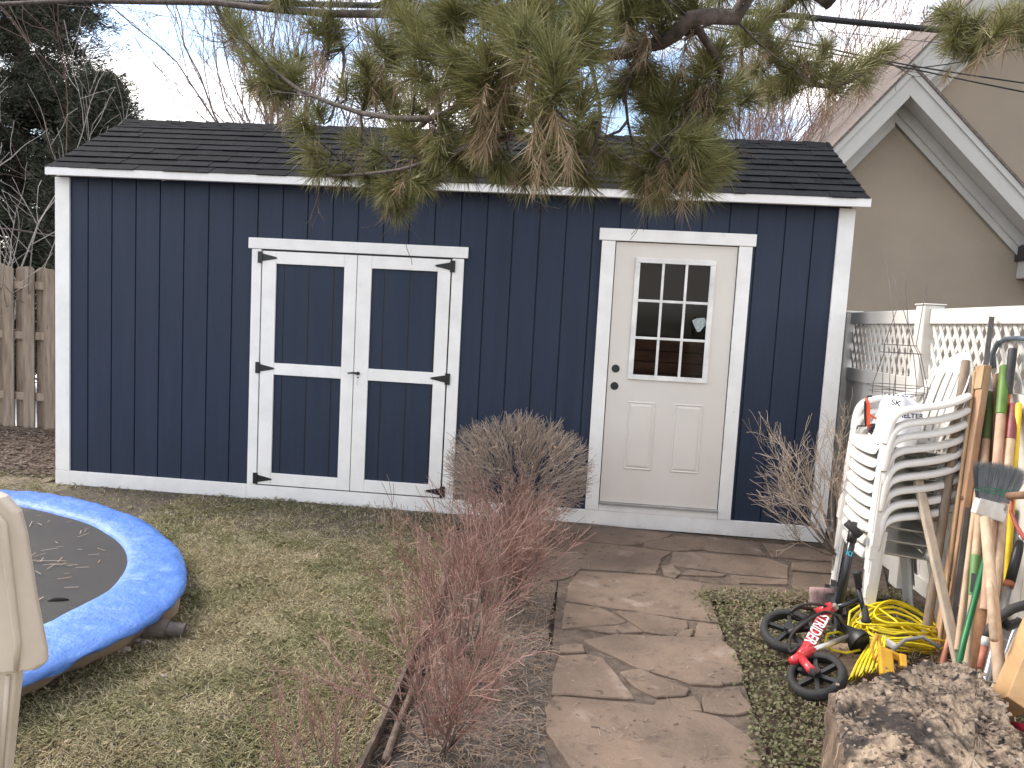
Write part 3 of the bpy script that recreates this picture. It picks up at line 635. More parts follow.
# tufts: x, y, radius px, distance, screen dir (dx, dy)
TL = [(555,62,58,2.15,0,-1),(482,78,50,2.5,-.4,-.8),(440,42,45,2.7,-.5,-.6),(510,22,50,2.4,0,-.8),(455,10,45,2.6,-.3,-.9),(590,20,45,2.5,.3,-.8),(545,100,50,2.3,0,-.3),(500,60,48,2.5,-.2,-.9),
 (525,45,45,2.3,-.2,-1),(575,45,45,2.3,.3,-1),(410,25,38,2.9,-.2,-1),(395,50,34,3.2,0,-1),(625,15,40,2.7,.4,-.8),(655,8,40,2.7,.2,-1),(690,20,38,2.8,.3,-1),(540,10,45,2.4,.1,-1),
 (460,70,42,2.6,-.6,-.5),(470,105,38,2.7,-.2,-.4),(510,110,40,2.6,0,-.2),(430,90,34,3.0,-.4,-.8),
 (237,28,34,3.9,-.5,-1),(252,52,34,3.7,-.5,-.9),(268,75,34,3.6,-.5,-.7),(228,10,30,4.0,-.3,-1),(290,85,30,3.6,0,-1),(275,95,28,3.6,.2,.3),(255,85,26,3.7,-.6,-.1),
 (330,38,30,3.6,.1,-1),(327,20,30,3.6,.2,-1),(345,85,32,3.4,-.1,-1),(372,70,34,3.4,0,-1),(368,95,30,3.4,.3,-.8),(390,90,30,3.3,0,-1),(318,110,26,3.5,-.3,-.8),(300,60,26,3.8,.1,-1),
 (312,152,34,3.3,-.9,-.1),(318,172,26,3.3,-.7,.5),(345,175,26,3.3,-.6,.5),(370,180,28,3.2,-.3,.8),(385,192,30,3.2,0,1),(402,185,30,3.1,.2,.9),(430,175,28,3.0,.5,.5),(375,150,30,3.2,-.6,-.4),(352,140,26,3.3,-.6,-.5),
 (405,135,32,3.0,-.3,-.5),(440,150,32,2.9,.1,.3),(465,165,30,2.9,0,.6),(480,145,34,2.8,0,.2),(500,165,30,2.8,-.2,.8),(525,178,34,2.9,0,1),(542,160,28,3.0,.2,.7),(585,182,34,3.0,0,1),(600,150,26,3.0,.2,.6),(575,140,28,2.9,-.2,.3),
 (638,183,28,3.3,0,1),(655,155,42,2.9,-.8,0),(690,150,44,2.8,.6,-.3),(685,170,42,2.8,.5,.6),(665,180,36,2.9,-.1,1),(720,165,34,3.0,.9,.2),(700,140,34,3.0,.4,-.6),(660,135,32,3.0,-.3,-.8),
 (655,100,34,3.1,-.3,-.6),(640,80,32,3.1,-.5,-.5),(675,80,34,3.0,.1,-1),(700,70,36,3.0,.2,-1),(705,95,34,3.1,.3,-.4),(720,50,36,2.9,.3,-.9),(715,110,28,3.2,.5,.2),(670,110,32,3.1,-.1,-.7),(735,85,30,3.2,.7,-.2),(640,55,32,2.9,-.2,.5),(615,95,28,3.0,-.4,.3),
 (745,30,34,3.2,.1,-1),(765,15,34,3.2,.3,-.9),(775,55,28,3.5,.4,-.7),(790,80,28,3.6,-.4,.6),(800,60,28,3.6,.2,-.8),(815,75,28,3.6,.4,.5),(835,72,28,3.7,.3,-.8),(850,72,26,3.8,.7,-.5),(868,62,28,3.9,.8,-.6),(885,50,26,4.0,.8,-.5),(800,25,26,3.5,.6,-.5),(825,45,24,3.7,.3,-.9),(755,70,28,3.5,-.4,.5),(770,95,22,3.7,-.2,.8),
 (945,14,28,3.5,-.9,-.2),(958,28,28,3.4,-.4,.6),(975,22,30,3.4,-.1,-.8),(985,40,26,3.3,0,1),(1005,18,30,3.3,.2,-.8),(1020,30,30,3.2,.4,.6),(1035,5,36,3.0,.5,-.5),
 (335,-12,40,3.5,0,1),(290,-8,34,3.7,0,1),(450,-15,50,2.8,0,1),(560,-20,55,2.4,0,.5),(650,-18,50,2.6,0,.5),(720,-10,45,2.8,0,1),(510,-25,55,2.5,0,.5),(620,-15,45,2.6,0,1),(785,-12,36,3.2,0,1),(400,-10,40,3.1,0,1)]
for x, y, r, D, dx, dy in TL:
    p = ond(x, y, D); ln = r/720*D*.95; d = (RR*dx-UU*dy*1.0); d = Vector(d).normalized(); d = (d+Vector(FF)*random.uniform(-.5,.4)).normalized()
    ln = min(.18, max(.115, ln*1.08))
    base = p-d*ln*.55; tufts.append((base, d, ln))
    # a twig from the nearest limb point
    q = min(allb, key=lambda b: (b-base).length)
    dist = (q-base).length
    mid = q.lerp(base, .5)+Vector((0, 0, -.04*dist-.01)); pb.tube([q, jit(q.lerp(mid,.6), .01), jit(mid.lerp(base,.3), .01), base, base+d*ln*.45], [.0075,.0065,.006,.0055,.004], 5)
    # brushy side twigs
    for _k in range(2 if 380 < x < 720 else 1 if random.random() < .7 else 0):
        a = jit(base, .09); pb.tube([base-d*.03, a], [.005,.003], 4); tufts.append((a, (d+jit((0,0,0),.7)).normalized(), ln*.9))
def needles(items, n, spread0, spread1, along, wid, rg, curve=.07):
    out = []
    for base, d, ln in items:
        d = np.array(d); b = np.array(base); k = int(n*rg.uniform(.8, 1.2))
        a = rg.uniform(0, 2*PI, k); t = rg.uniform(0, 1, k); sp = spread0+(spread1-spread0)*rg.beta(1.5, 1.5, k)
        h = np.cross(d, [0,0,1.0]) if abs(d[2]) < .95 else np.cross(d, [1.0,0,0]); h /= np.linalg.norm(h); v = np.cross(d, h)
        D = d[None]*np.cos(sp)[:,None]+(h[None]*np.cos(a)[:,None]+v[None]*np.sin(a)[:,None])*np.sin(sp)[:,None]
        B = b+d*(t*along*ln)[:,None]; L_ = (ln*rg.uniform(.65, 1.05, k))[:,None]
        S = np.cross(D, rg.normal(0,1,D.shape)); S /= np.linalg.norm(S, axis=1)[:,None]; S *= wid
        drop = np.zeros((k,3)); drop[:,2] = -curve*ln*rg.uniform(.2, 1.2, k)
        Mi = B+D*L_*.55+drop*.3; Ti = B+D*L_+drop
        out.append(np.stack([B-S, B+S, Mi+S*.9, Ti, Mi-S*.9], 1).reshape(-1, 3))
    return np.concatenate(out)
rg = np.random.default_rng(2)
fastmesh('needles', needles(tufts, 250, .15, 1.7, .65, .0013, rg), 5, M_needle, pine)
dead = [(b-d*ln*.15+Vector((0,0,-.005)), (d*-.1+Vector((random.gauss(0,.25), random.gauss(0,.25), -1))).normalized(), ln*.68) for b, d, ln in tufts if random.random() < .6]
fastmesh('dead_needles', needles(dead, 42, .10, 1.15, .9, .0012, rg, .10), 5, M_dneedle, pine)
# bare inner twigs
random.seed(8)
for q in allb[::2]:
    if random.random() < .75:
        tw = MB(); grow([pb], q, (random.gauss(0,1), random.gauss(0,1), random.gauss(-.1,.7)), random.uniform(.10,.22), .005, 1, 3, spread=.8, k=(1,3), seg=3, wob=.2, up=0, rmin=.0014)
# crown above and behind the camera, out of this view but shading the yard
up = []
for i in range(34):
    z = random.uniform(4.2, 9.5); a = random.uniform(0, 2*PI); R_ = (10.2-z)*.42+.5
    s = Vector((2.68, -8.1, z)); e = s+Vector((math.cos(a)*R_, math.sin(a)*R_, random.uniform(-.3,.3)))
    pts = bend(s, e, 4, sag=-.1); pb.tube(pts, [.045,.035,.028,.02,.01], 5)
    for k in range(9):
        q = pts[0].lerp(pts[-1], random.uniform(.3, 1.05)); up.append((jit(q, .22), (e-s+jit((0,0,0),1.6)).normalized(), .16))
pb.build('branches', M_pbark, pine, smooth=True)
fastmesh('needles', needles(up, 60, .1, 1.3, .8, .0028, rg), 5, M_needle, pine)

# ------------------------------------------------------------------ shrubs
M_redtw = mat('red_twig', (.30,.14,.125), .7, cols=[(.27,.125,.10),(.16,.10,.075),(.31,.20,.155),(.21,.145,.11)], ctr=.8)
M_redstem = mat('grey_brown_stem', (.20,.155,.135), .85, scale=30, col2=(.12,.09,.08))
M_greytw = mat('grey_twig', (.33,.27,.22), .8, cols=[(.38,.305,.24),(.22,.17,.13),(.31,.245,.19)], ctr=.8)
def shrub(name, label, c, h, r, n, m1, m2, seed, lean=(0,0), group=None, r0=.008, lev=3, tip=.0012, spread=.42, k=(2,4), wob=.10, basew=.09, up=.12, cat='shrub', fan=1.0):
    random.seed(seed); t = thing(name, label, cat, (c[0], c[1], 0), group); a, b = MB(), MB()
    for i in range(n):
        az = random.uniform(0, 2*PI); tr = math.sqrt(random.random())*fan; bx = basew*random.uniform(.2, 1)
        p = Vector((c[0]+math.cos(az)*bx, c[1]+math.sin(az)*bx, -.01)); e = Vector((c[0]+math.cos(az)*r*tr+lean[0], c[1]+math.sin(az)*r*tr+lean[1], h*random.uniform(.8,1.05)*math.sqrt(max(.15, 1-.6*tr*tr))))
        d = e-p; grow([a, b], p, d.normalized()+Vector((0,0,.12)), d.length*.42, r0*random.uniform(.6,1.2), 0, lev, spread=spread, k=k, seg=4, wob=wob, up=up, shrink=.66, rmin=tip, nsd=3 if lev > 2 else 4, sub0=.15)
    a.build('stems', m1, t, smooth=True); b.build('twigs', m2, t); return t
GR = 'red twigged shrubs forming the hedge row'
kw = dict(r0=.0065, spread=.55, wob=.09, up=.04, tip=.0012, fan=1.0, lev=3, k=(2,4))
shrub('barberry_shrub', 'red twigged shrub at the near end of the row, tall sprays reaching left', (3.84,-3.12), .62, .54, 16, M_redstem, M_redtw, 31, lean=(-.03,.1), group=GR, **kw)
shrub('barberry_shrub', 'red twigged shrub leaning out over the lawn edge', (3.80,-2.45), .90, .48, 16, M_redstem, M_redtw, 32, lean=(-.12,0), group=GR, **kw)
shrub('barberry_shrub', 'densest red twigged shrub in the middle of the row', (3.92,-1.80), .80, .46, 24, M_redstem, M_redtw, 33, lean=(.02,.05), group=GR, **kw)
shrub('barberry_shrub', 'red twigged shrub right in front of the round grey bush', (3.86,-1.15), .74, .46, 22, M_redstem, M_redtw, 34, lean=(-.05,0), group=GR, **kw)
shrub('young_shrub', 'small dark sprouting shrub at the bottom of the picture', (3.50,-3.38), .45, .34, 12, M_redstem, M_redtw, 35, r0=.004, lev=2, lean=(-.05,0))
# clipped round grey bush: twigs end on a dome
def dome_bush():
    random.seed(41); C = Vector((3.91,-.66,0)); t = thing('round_bush', 'clipped round leafless grey bush between the two shed doors', 'bush', C); a, b = MB(), MB()
    Rx, Ry, Rz, zc = .53, .40, .40, .53
    def surf():
        u = random.uniform(-.75, 1); w = random.uniform(0, 2*PI); s = math.sqrt(1-u*u); k = random.uniform(.88, 1.03)
        return C+Vector((math.cos(w)*s*Rx*k, math.sin(w)*s*Ry*k, zc+u*Rz*k))
    for i in range(40):
        e = surf(); e = C.lerp(e, .62)+Vector((0,0,.12)); p = C+Vector((random.gauss(0,.05), random.gauss(0,.05), -.01)); a.tube(bend(p, e, 4, w=.015), [.010,.008,.006,.005,.004], 4, cap=False)
    for i in range(920):
        e = surf(); inn = C+Vector((0,0,.28)); q = inn.lerp(e, random.uniform(.55,.85)); q = jit(q, .05); pts = bend(q, e, 3, w=.012); b.tube(pts, [.0028,.0023,.0019,.0014], 3, cap=False)
        for k in range(2):
            s = pts[random.randint(1,2)]; b.tube([s, jit(s.lerp(e,.5), .022), jit(e, .045)], [.0018,.0015,.0012], 3, cap=False)
    a.build('stems', M_redstem, t); b.build('twigs', M_greytw, t)
    c2 = []
    for i in range(60): e = surf(); e = C.lerp(e, random.uniform(.5,.95))+Vector((0,0,.05)); c2.append(e)
    V = []
    for e in c2:
        d = jit((0,0,0), .018); s = jit((0,0,0), .011); V.append([e-d, e+s, e+d, e-s])
    fastmesh('dead_leaves', np.array([[tuple(v) for v in q] for q in V]), 4, mat('brown_leaf', (.30,.19,.11), .8, island=.3), t)
dome_bush()
# leafless sapling in front of the chair stack
random.seed(52)
sap = thing('bare_sapling', 'bare grey twigged sapling between the shed corner and the chairs', 'sapling', (5.90,-1.22,0)); a, b = MB(), MB()
M_sapb = mat('flaky_bark', (.26,.215,.175), .95, scale=30, col2=(.10,.075,.06), bump=1, bscale=50, bdist=.012)
base = Vector((5.90,-1.22,-.02)); fork = ony(838, 556, -1.2)
a.tube([base, base.lerp(fork,.5)+Vector((.012,0,0)), fork, ony(841,520,-1.2)], [.036,.032,.034,.018], 9)
M3 = [b, b, b]
for (x, y, r, k) in ((760,455,.011,1), (775,440,.010,1), (800,430,.012,1), (760,520,.007,1), (822,425,.013,1), (845,430,.010,1), (853,445,.008,1), (808,470,.008,1), (785,480,.008,1), (838,440,.010,1), (770,490,.007,1)):
    e = ony(x, y, -1.2+random.uniform(-.28,.28)); d = e-fork; L_ = d.length
    mid = fork+d*.35+Vector((0,0,-.02)); a.tube([fork+Vector((0,0,-.01)), fork+d*.18+Vector((0,0,-.02)), mid], [r, r*.85, r*.7], 6, cap=False)
    grow([b, b, b], mid, d, L_*.42, r*.65, 0, 3, spread=.55, k=(3,4), seg=4, wob=.12, up=.06, shrink=.62, rmin=.0013, nsd=3, sub0=.05)
a.build('trunk', M_sapb, sap, smooth=True); b.build('twigs', M_greytw, sap)
# ------------------------------------------------------------------ trampoline
M_pad = mat('blue_vinyl', (.07,.17,.50), .45, scale=3.5, col2=(.095,.215,.56), bump=.8, bscale=5, bdist=.04, detail=2, spots=[((.17,.30,.62), 4.5, .60)])
M_mat = mat('trampoline_mesh', (.024,.0225,.0225), .75, scale=3, col2=(.016,.0155,.016), bump=.3, bscale=300, spots=[((.042,.039,.037), 2.2, .58), ((.12,.11,.10), 50, .72)])
M_tan = mat('tan_skirt', (.42,.32,.22), .8, scale=6, col2=(.27,.20,.14), bump=.4, bscale=12)
tr = thing('trampoline', 'low round trampoline with blue vinyl edge pad and dark mat', 'trampoline', TC)
NA = 220; random.seed(3)
wr = [math.sin(i*.9)*.4+math.sin(i*2.3+1)*.6+random.gauss(0,.8) for i in range(NA)]
def ring(rf, zf):
    out = []
    for i in range(NA):
        a = 360*i/NA; r = rf(a, i); out.append(TC+Vector((math.cos(math.radians(a))*r, math.sin(math.radians(a))*r, zf(a, i))))
    return out
zb = .16
seam = lambda i: -.006 if i % 22 == 0 else 0
rows = [ring(lambda a,i: tr_in(a)-.012, lambda a,i: zb-.035), ring(lambda a,i: tr_in(a)+.004*wr[i], lambda a,i: zb-.004+seam(i)), ring(lambda a,i: tr_in(a)*.72+tr_out(a)*.28, lambda a,i: zb+.006+.004*wr[i]+seam(i)),
        ring(lambda a,i: tr_in(a)*.45+tr_out(a)*.55, lambda a,i: zb+.007+.005*wr[(i+3)%NA]+seam(i)), ring(lambda a,i: tr_in(a)*.2+tr_out(a)*.8, lambda a,i: zb+.004+.006*wr[(i+7)%NA]+seam(i)), ring(lambda a,i: tr_out(a)-.035, lambda a,i: zb-.004+.006*wr[i]+seam(i)),
        ring(lambda a,i: tr_out(a), lambda a,i: zb-.020+.004*wr[i]), ring(lambda a,i: tr_out(a)+.004*wr[i]-.004, lambda a,i: zb-.036+.005*wr[(i+5)%NA]), ring(lambda a,i: tr_out(a)-.012+.008*wr[i], lambda a,i: zb-.046+.007*wr[(i+2)%NA])]
mb = MB(); mb.grid(rows, closed=True); mb.build('edge_pad', M_pad, tr, smooth=True, sub=1)
c0 = [TC+Vector((math.cos(math.radians(360*i/NA))*(tr_in(360*i/NA)+.02)*k, math.sin(math.radians(360*i/NA))*(tr_in(360*i/NA)+.02)*k, zb-.030-.02*(1-k))) for k in (1,.7,.35,.01) for i in range(NA)]
mb = MB(); mb.grid([c0[i*NA:(i+1)*NA] for i in range(4)], closed=True); mb.build('jumping_mat', M_mat, tr, smooth=True)
mb = MB(); mb.grid([ring(lambda a,i: tr_out(a)-.022-(.02 if a < 10 or a > 300 else .0), lambda a,i: zb-.03), ring(lambda a,i: tr_out(a)-.035-(.05 if a < 10 or a > 300 else .0)+.010*wr[i], lambda a,i: .05), ring(lambda a,i: tr_out(a)-.05-(.12 if a < 10 or a > 300 else .0)+.010*wr[i], lambda a,i: -.02)], closed=True); mb.build('skirt', M_tan, tr, smooth=True)
mb = MB(); mb.tube(ring(lambda a,i: tr_out(a)-.09, lambda a,i: zb-.03), .022, 8, closed=True); mb.build('frame', mat('steel_tube', (.4,.4,.4), .4, metal=.9), tr, smooth=True)
# needles and twigs on the mat
V = []
for i in range(130):
    a = random.uniform(-40, 110); r = tr_in(a)*random.uniform(.45, .98)
    if random.random() < .25: a, r = random.gauss(35, 9), random.gauss(1.05, .16)
    p = TC+Vector((math.cos(math.radians(a))*r, math.sin(math.radians(a))*r, zb-.024)); w = random.uniform(0, PI); d = Vector((math.cos(w), math.sin(w), 0))*random.uniform(.008,.05)*(1 if random.random() < .8 else 1.8)
    if (p-TC).length > tr_in(a)-.05: continue
    s = Vector((-d.y, d.x, 0)).normalized()*.0014; V.append([p-d-s, p-d+s, p+d+s, p+d-s])
o = fastmesh('twigs', np.array([[tuple(v) for v in q] for q in V]), 4, mat('tan_twig', (.45,.33,.22), .8, cols=[(.5,.38,.27),(.3,.2,.13),(.6,.55,.5)])); tag(o, 'pine needles and twigs lying on the trampoline mat', 'twigs', kind='stuff')
p = ony(56, 602, TC.y); p = onz(57, 601, zb-.032)
MBp = MB(); MBp.tube([p+Vector((-.04,-.01,0)), p+Vector((-.015,0,.006)), p+Vector((.02,.01,.006)), p+Vector((.045,.02,.003))], [.005,.012,.010,.003], 6, flat=.6); tag(MBp.build('pine_cone', mat('dark_cone', (.03,.025,.022), .9, bump=.6), smooth=True), 'small dark cone on the trampoline mat', 'pine cone')
# pipe fitting
M_bp = mat('worn_black_plastic', (.055,.050,.048), .55, scale=14, col2=(.13,.10,.085), bump=.3)
a = onz(150, 627, .055); b = onz(186, 631, .035); ax = (b-a).normalized()
pf = thing('pipe_fitting', 'worn black plastic pipe fitting lying on grass beside the trampoline', 'pipe fitting', (a.x, a.y, 0))
L_ = (b-a).length
mb = MB(); mb.tube([a-ax*.02, a-ax*.012, a, a+ax*.001, a+ax*L_*.45, a+ax*L_*.5], [.055,.061,.061,.052,.046,.036], 20, flat=1); mb.build('sleeve', M_bp, pf, smooth=False)
mb = MB(); mb.tube([a+ax*L_*.5, a+ax*L_*.52, a+ax*L_*.95, a+ax*L_*.955], [.033,.035,.031,.031], 18, cap=False); mb.tube([a+ax*L_*.955, a+ax*L_*.6], [.028,.028], 18); mb.build('spigot', M_bp, pf)
MB().tube([a+ax*.012+Vector((-.02,-.052,.005)), a+ax*.012+Vector((-.02,-.058,.005))], .009, 10).build('screw_cap', mat('white_dot', (.6,.58,.55), .5), pf)
# pale stones / slush beside the skirt
M_rock = mat('pale_stone', (.50,.44,.41), .9, scale=10, col2=(.32,.27,.24), bump=.6)
def rock(c, r, sq, seed, label, name='stone', m=None, grp=None):
    rgr = np.random.default_rng(seed); mb = MB(); rows = []
    for i in range(7):
        th = PI*i/6*.98+.01; rows.append([])
        for j in range(12):
            ph = 2*PI*j/12; k = 1+.16*math.sin(3*ph+seed+th*2)+rgr.normal(0,.05)
            rows[-1].append(Vector(c)+Vector((math.sin(th)*math.cos(ph)*r[0]*k, math.sin(th)*math.sin(ph)*r[1]*k, math.cos(th)*r[2]*k)))
    mb.grid(rows, closed=True); o = mb.build(name, m or M_rock, smooth=True, sub=1); return tag(o, label, 'stone', grp)
for i, (x, y, r, l) in enumerate([(112,648,(.10,.045,.016),'flat pale stone beside the trampoline skirt'), (140,641,(.07,.03,.012),'long pale stone touching the tan trampoline skirt'), (85,661,(.05,.03,.02),'grey stone at the foot of the blue pad'), (48,673,(.035,.025,.018),'small pale stone nearest the beige plastic chair'), (164,561,(.05,.03,.008),'whitish pebble in the open grass'), (163,676,(.022,.012,.008),'small white pebble on the lawn')]):
    if i == 4: continue
    rock(onz(x, y, .008), r, 1, i, l)
# ------------------------------------------------------------------ beige plastic chair cut by the left edge
M_bei = mat('beige_plastic', (.56,.48,.385), .45, scale=4, col2=(.48,.40,.31), spots=[((.30,.24,.18), 9, .70)])
Yc = -3.9
bc = thing('plastic_chair', 'beige moulded plastic chair cut off by the left picture edge', 'chair', (2.7, -3.9, 0))
K = lambda x, y, Y=Yc: ony(x, y, Y)
outl = [K(-60,470), K(6,497), K(20,512), K(26,535), K(36,600), K(46,650), K(47,663), K(38,669), K(10,672), K(-70,672)]
mb = MB()
inner = [p+Vector((-.018,0,0)) for p in outl]
rowsb = [[p+Vector((-.008,-.012,0)) for p in outl], [p+Vector((0,.0,0)) for p in outl], [p+Vector((-.01,.02,0)) for p in outl], [p+Vector((-.02,.028,0)) for p in outl]]
mb.grid(rowsb); n = len(outl); mb.f.append(tuple(range(n-1,-1,-1))); mb.m.append(0); mb.f.append(tuple(3*n+i for i in range(n))); mb.m.append(0)
mb.build('back_panel', M_bei, bc, bevel=.008, bseg=3)
mb = MB(); r1 = [K(-8,500), K(8,522), K(12,560), K(22,640), K(20,668)]
mb.tube([p+Vector((0,-.014,0)) for p in r1], [.006,.010,.011,.009,.006], 8); mb.build('rib', M_bei, bc, smooth=True)
lg = [K(-12,673), K(16,673), K(13,700), K(3,800), K(-6,880), K(-28,880)]
MB().prism([p+Vector((-.006,.008,-.001)) for p in lg], (0,.03,0)).build('leg', M_bei, bc, bevel=.004)
MB().tube([K(7,676)+Vector((0,.004,0)), K(-3,800)+Vector((0,.004,0))], .006, 8).build('leg_rib', M_bei, bc, smooth=True)
s0 = K(-30,690); MB().box(s0.x-.5, s0.x, Yc-.45, Yc, s0.z-.05, s0.z-.02).build('seat', M_bei, bc, bevel=.01)
for dx, dy in ((-.55,0),(-.55,-.42),(-.06,-.42)): MB().box(s0.x+dx, s0.x+dx+.05, Yc+dy, Yc+dy+.05, .0, s0.z-.05).build('leg', M_bei, bc, bevel=.006)
# ------------------------------------------------------------------ stack of white resin chairs
M_res = mat('white_resin', (.74,.72,.68), .35, scale=2, col2=(.66,.63,.585), spots=[((.60,.56,.50), 8, .70)])
def make_chair():
    t = thing('resin_chair', 'white resin armchair on top of the stack, holding a bag', 'chair', (0,0,0), 'white resin chairs in one stack')
    # local: faces -X, near side is -Y
    def q(x, y, z): return Vector((x*.72, y*.96, z))
    mb = MB(); rows = []
    for u in [0,.03,.08,.2,.4,.6,.8,1]:
        x = -.295+.485*u; row = []
        for v in [-1,-.85,-.6,-.3,0,.3,.6,.85,1]:
            z = .445-.028*math.sin(PI*min(1,u*1.1))*(1-v*v)-.03*u+(.012 if abs(v) == 1 else 0)
            if u == 0: z -= .064-.012*v*v
            if u == .03: z -= .014
            row.append(q(x-(.01*(1-v*v) if u < .1 else 0), v*.245, z))
        rows.append(row)
    mb.grid(rows); mb.build('seat', M_res, t, solid=.006, sub=1, smooth=True)
    mb = MB(); rows = []; nb = 31; nz = 14
    for i in range(nz+1):
        w = i/nz; row = []
        half = .20+.045*math.sin(PI*w*.75); 
        if w > .7: half *= math.sqrt(max(.02, 1-((w-.7)/.3)**2*.62))
        for j in range(nb):
            v = -1+2*j/(nb-1); top = .54*w-(.05*v*v*w)
            row.append(q(.19+.14*w+.04*w*w-.07*v*v*(1-.3*w), v*half, .42+top))
        rows.append(row)
    mb.grid(rows, skip=lambda i, j: 1 <= i <= nz-4 and j % 5 == 2 and 1 <= j <= nb-3)
    mb.build('backrest', M_res, t, solid=.006, smooth=True)
    for s in (-1, 1):
        # arm: flat band from back side, sloping forward then turning down into the leg
        P = [q(.29,s*.235,.755), q(.20,s*.262,.72), q(.08,s*.275,.69), q(-.06,s*.28,.672), q(-.15,s*.28,.66), q(-.215,s*.279,.635), q(-.25,s*.278,.59), q(-.262,s*.278,.53), q(-.268,s*.278,.46)]
        mb = MB(); rows = []
        for k, p in enumerate(P):
            tn = (P[min(k+1,len(P)-1)]-P[max(k-1,0)]).normalized(); up = Vector((0,1,0)).cross(tn); up = up if up.z > -.2 or k > 5 else up
            n = Vector((tn.z, 0, -tn.x)); n = -n if n.z < 0 or (k > 5 and n.x > 0) else n
            rows.append([p+Vector((0,-.034,0))-n*.026, p+Vector((0,-.031,0))+n*.0, p+Vector((0,-.012,0))+n*.005, p+Vector((0,.012,0))+n*.005, p+Vector((0,.031,0)), p+Vector((0,.034,0))-n*.026])
        mb.grid(rows); mb.build('arm', M_res, t, solid=.005, smooth=True, sub=1)
        # front leg: L section tapering to the foot
        mb = MB(); rows = []
        for w in (0,.25,.5,.75,1):
            z = .50*(1-w); wd = .062-.008*w; dp = .075-.02*w; x = -.268-.038*w; yo = s*(.290+.022*w)
            rows.append([q(x+dp, yo, z), q(x+.006, yo, z), q(x, yo-s*.006, z), q(x, yo-s*wd, z), q(x+.012, yo-s*(wd+.006), z)])
        mb.grid(rows); mb.build('leg', M_res, t, solid=.005, smooth=False)
        mb = MB(); rows = []
        for w in (0,.3,.6,1):
            z = .44*(1-w); x = .19+.11*w; yo = s*(.215+.05*w); rows.append([q(x-.06+.01*w, yo, z), q(x-.006, yo, z), q(x, yo-s*.006, z), q(x, yo-s*.055, z)])
        mb.grid(rows); mb.build('leg', M_res, t, solid=.005)
    return t
chair = make_chair()
CH = (6.085, -1.50); NCH = 9; pit = .0705
kids = {}
for k in range(NCH):
    o = chair if k == 0 else copy_tree(chair)
    lvl = NCH-1-k
    o.location = (CH[0]+.004*lvl*0, CH[1]+.004*((lvl*7) % 3-1), lvl*pit); o.rotation_euler = (0, math.radians(-.0), math.radians(-4+.8*((lvl*5) % 3-1)))
    names = ['second', 'third', 'fourth', 'fifth', 'sixth', 'seventh', 'eighth']
    if k: o['label'] = ('white resin armchair %s from the top of the stack' % names[k-1]) if k < NCH-1 else 'bottom white resin armchair of the stack, its feet on the ground'

# bag, clamp and tomato cage on the top chair
ZS = (NCH-1)*pit
M_bag = mat('white_bag', (.74,.76,.80), .35, scale=5, bump=.5, bscale=9, bdist=.02)
bag = thing('plastic_bag', 'white plastic sack with dark lettering slumped on the top chair seat', 'bag', (6.06,-1.48,ZS+.45))
mb = MB(); rows = []
for i in range(10):
    w = i/9; rows.append([])
    for j in range(24):
        a = 2*PI*j/24; rx = .115*(1-.30*w**2)*(1+.10*math.sin(3*a+w*5)+.05*math.sin(7*a+w*9)); ry = .165*(1-.30*w*w)*(1+.08*math.sin(4*a+1+w*4)); z = .27*w+(.025*math.sin(2*a)+.012*math.sin(5*a) if i > 7 else 0)
        rows[-1].append(Vector((6.04+.02*w+math.cos(a)*rx, -1.47+math.sin(a)*ry, ZS+.43+z)))
mb.grid(rows, closed=True); k = len(mb.v); mb.f.append(tuple(range(k-24, k))); mb.m.append(0)
mb.build('sack', M_bag, bag, smooth=True, sub=1)
M_ink = mat('dark_ink', (.02,.022,.035), .6)
pA = onx(893,403,5.985); vd = (Vector(CAM)-pA)
def facing(p, up=(0,0,1), ang=0.0, out=.0):
    v = (Vector(CAM)-p); v.z = v.z*.3; v.normalize(); x = Vector((0,0,1)).cross(v).normalized(); yv = v.cross(x)
    xr = x*math.cos(ang)+yv*math.sin(ang); yr = -x*math.sin(ang)+yv*math.cos(ang)
    return frame(p+v*out, xr, yr)
text('SHELTER', .034, facing(ony(909,416,-1.70), ang=math.radians(4)), M_ink, bag, bold=.001)
text('SK', .040, facing(ony(896,403,-1.68), ang=math.radians(-8)), M_ink, bag, bold=.001)
M_bink = mat('blue_ink', (.10,.12,.25), .6)
for i in range(7): MB().box(-.006,.006,-.003,.003,-.001,.001, mw=facing(ony(885+i*4.4, 394+i*.5, -1.66))).build('print_mark', M_bink, bag)
# orange and black tool
M_or = mat('orange_plastic', (.75,.09,.03), .4); M_bk = mat('black_plastic', (.015,.015,.016), .45)
tl = thing('bar_clamp', 'orange and black clamp tool standing on the top chair beside the sack', 'tool', ony(872,432,-1.45))
Y = -1.42
MB().tube([ony(866,398,Y), ony(868,404,Y), ony(868,424,Y), ony(870,430,Y)], [.008,.012,.012,.008], 8, mi=0).build('handle', M_or, tl, smooth=True)
MB().tube([ony(866,425,Y), ony(865,415,Y), ony(865,402,Y), ony(868,396.5,Y), ony(872,396,Y)], .006, 8).build('grip', M_bk, tl, smooth=True)
mb = MB(); cc = ony(876,430,Y-.01)
for r in (.038,.026,.014): mb.tube([cc+Vector((math.cos(w)*r, -.012, math.sin(w)*r*.8)) for w in [2*PI*i/20 for i in range(20)]], .0055, 6, closed=True)
mb.tube([cc+Vector((0,0,0)), cc+Vector((0,.03,0))], .036, 16); mb.build('reel', M_bk, tl, smooth=True)
MB().tube([ony(857,429,Y), ony(858,426,Y), ony(866,426,Y)], .005, 6).build('hook', M_bk, tl)
MB().tube([ony(866,412,Y), ony(875,418,Y), ony(884,422,Y)], .006, 6).build('strap', M_or, tl)
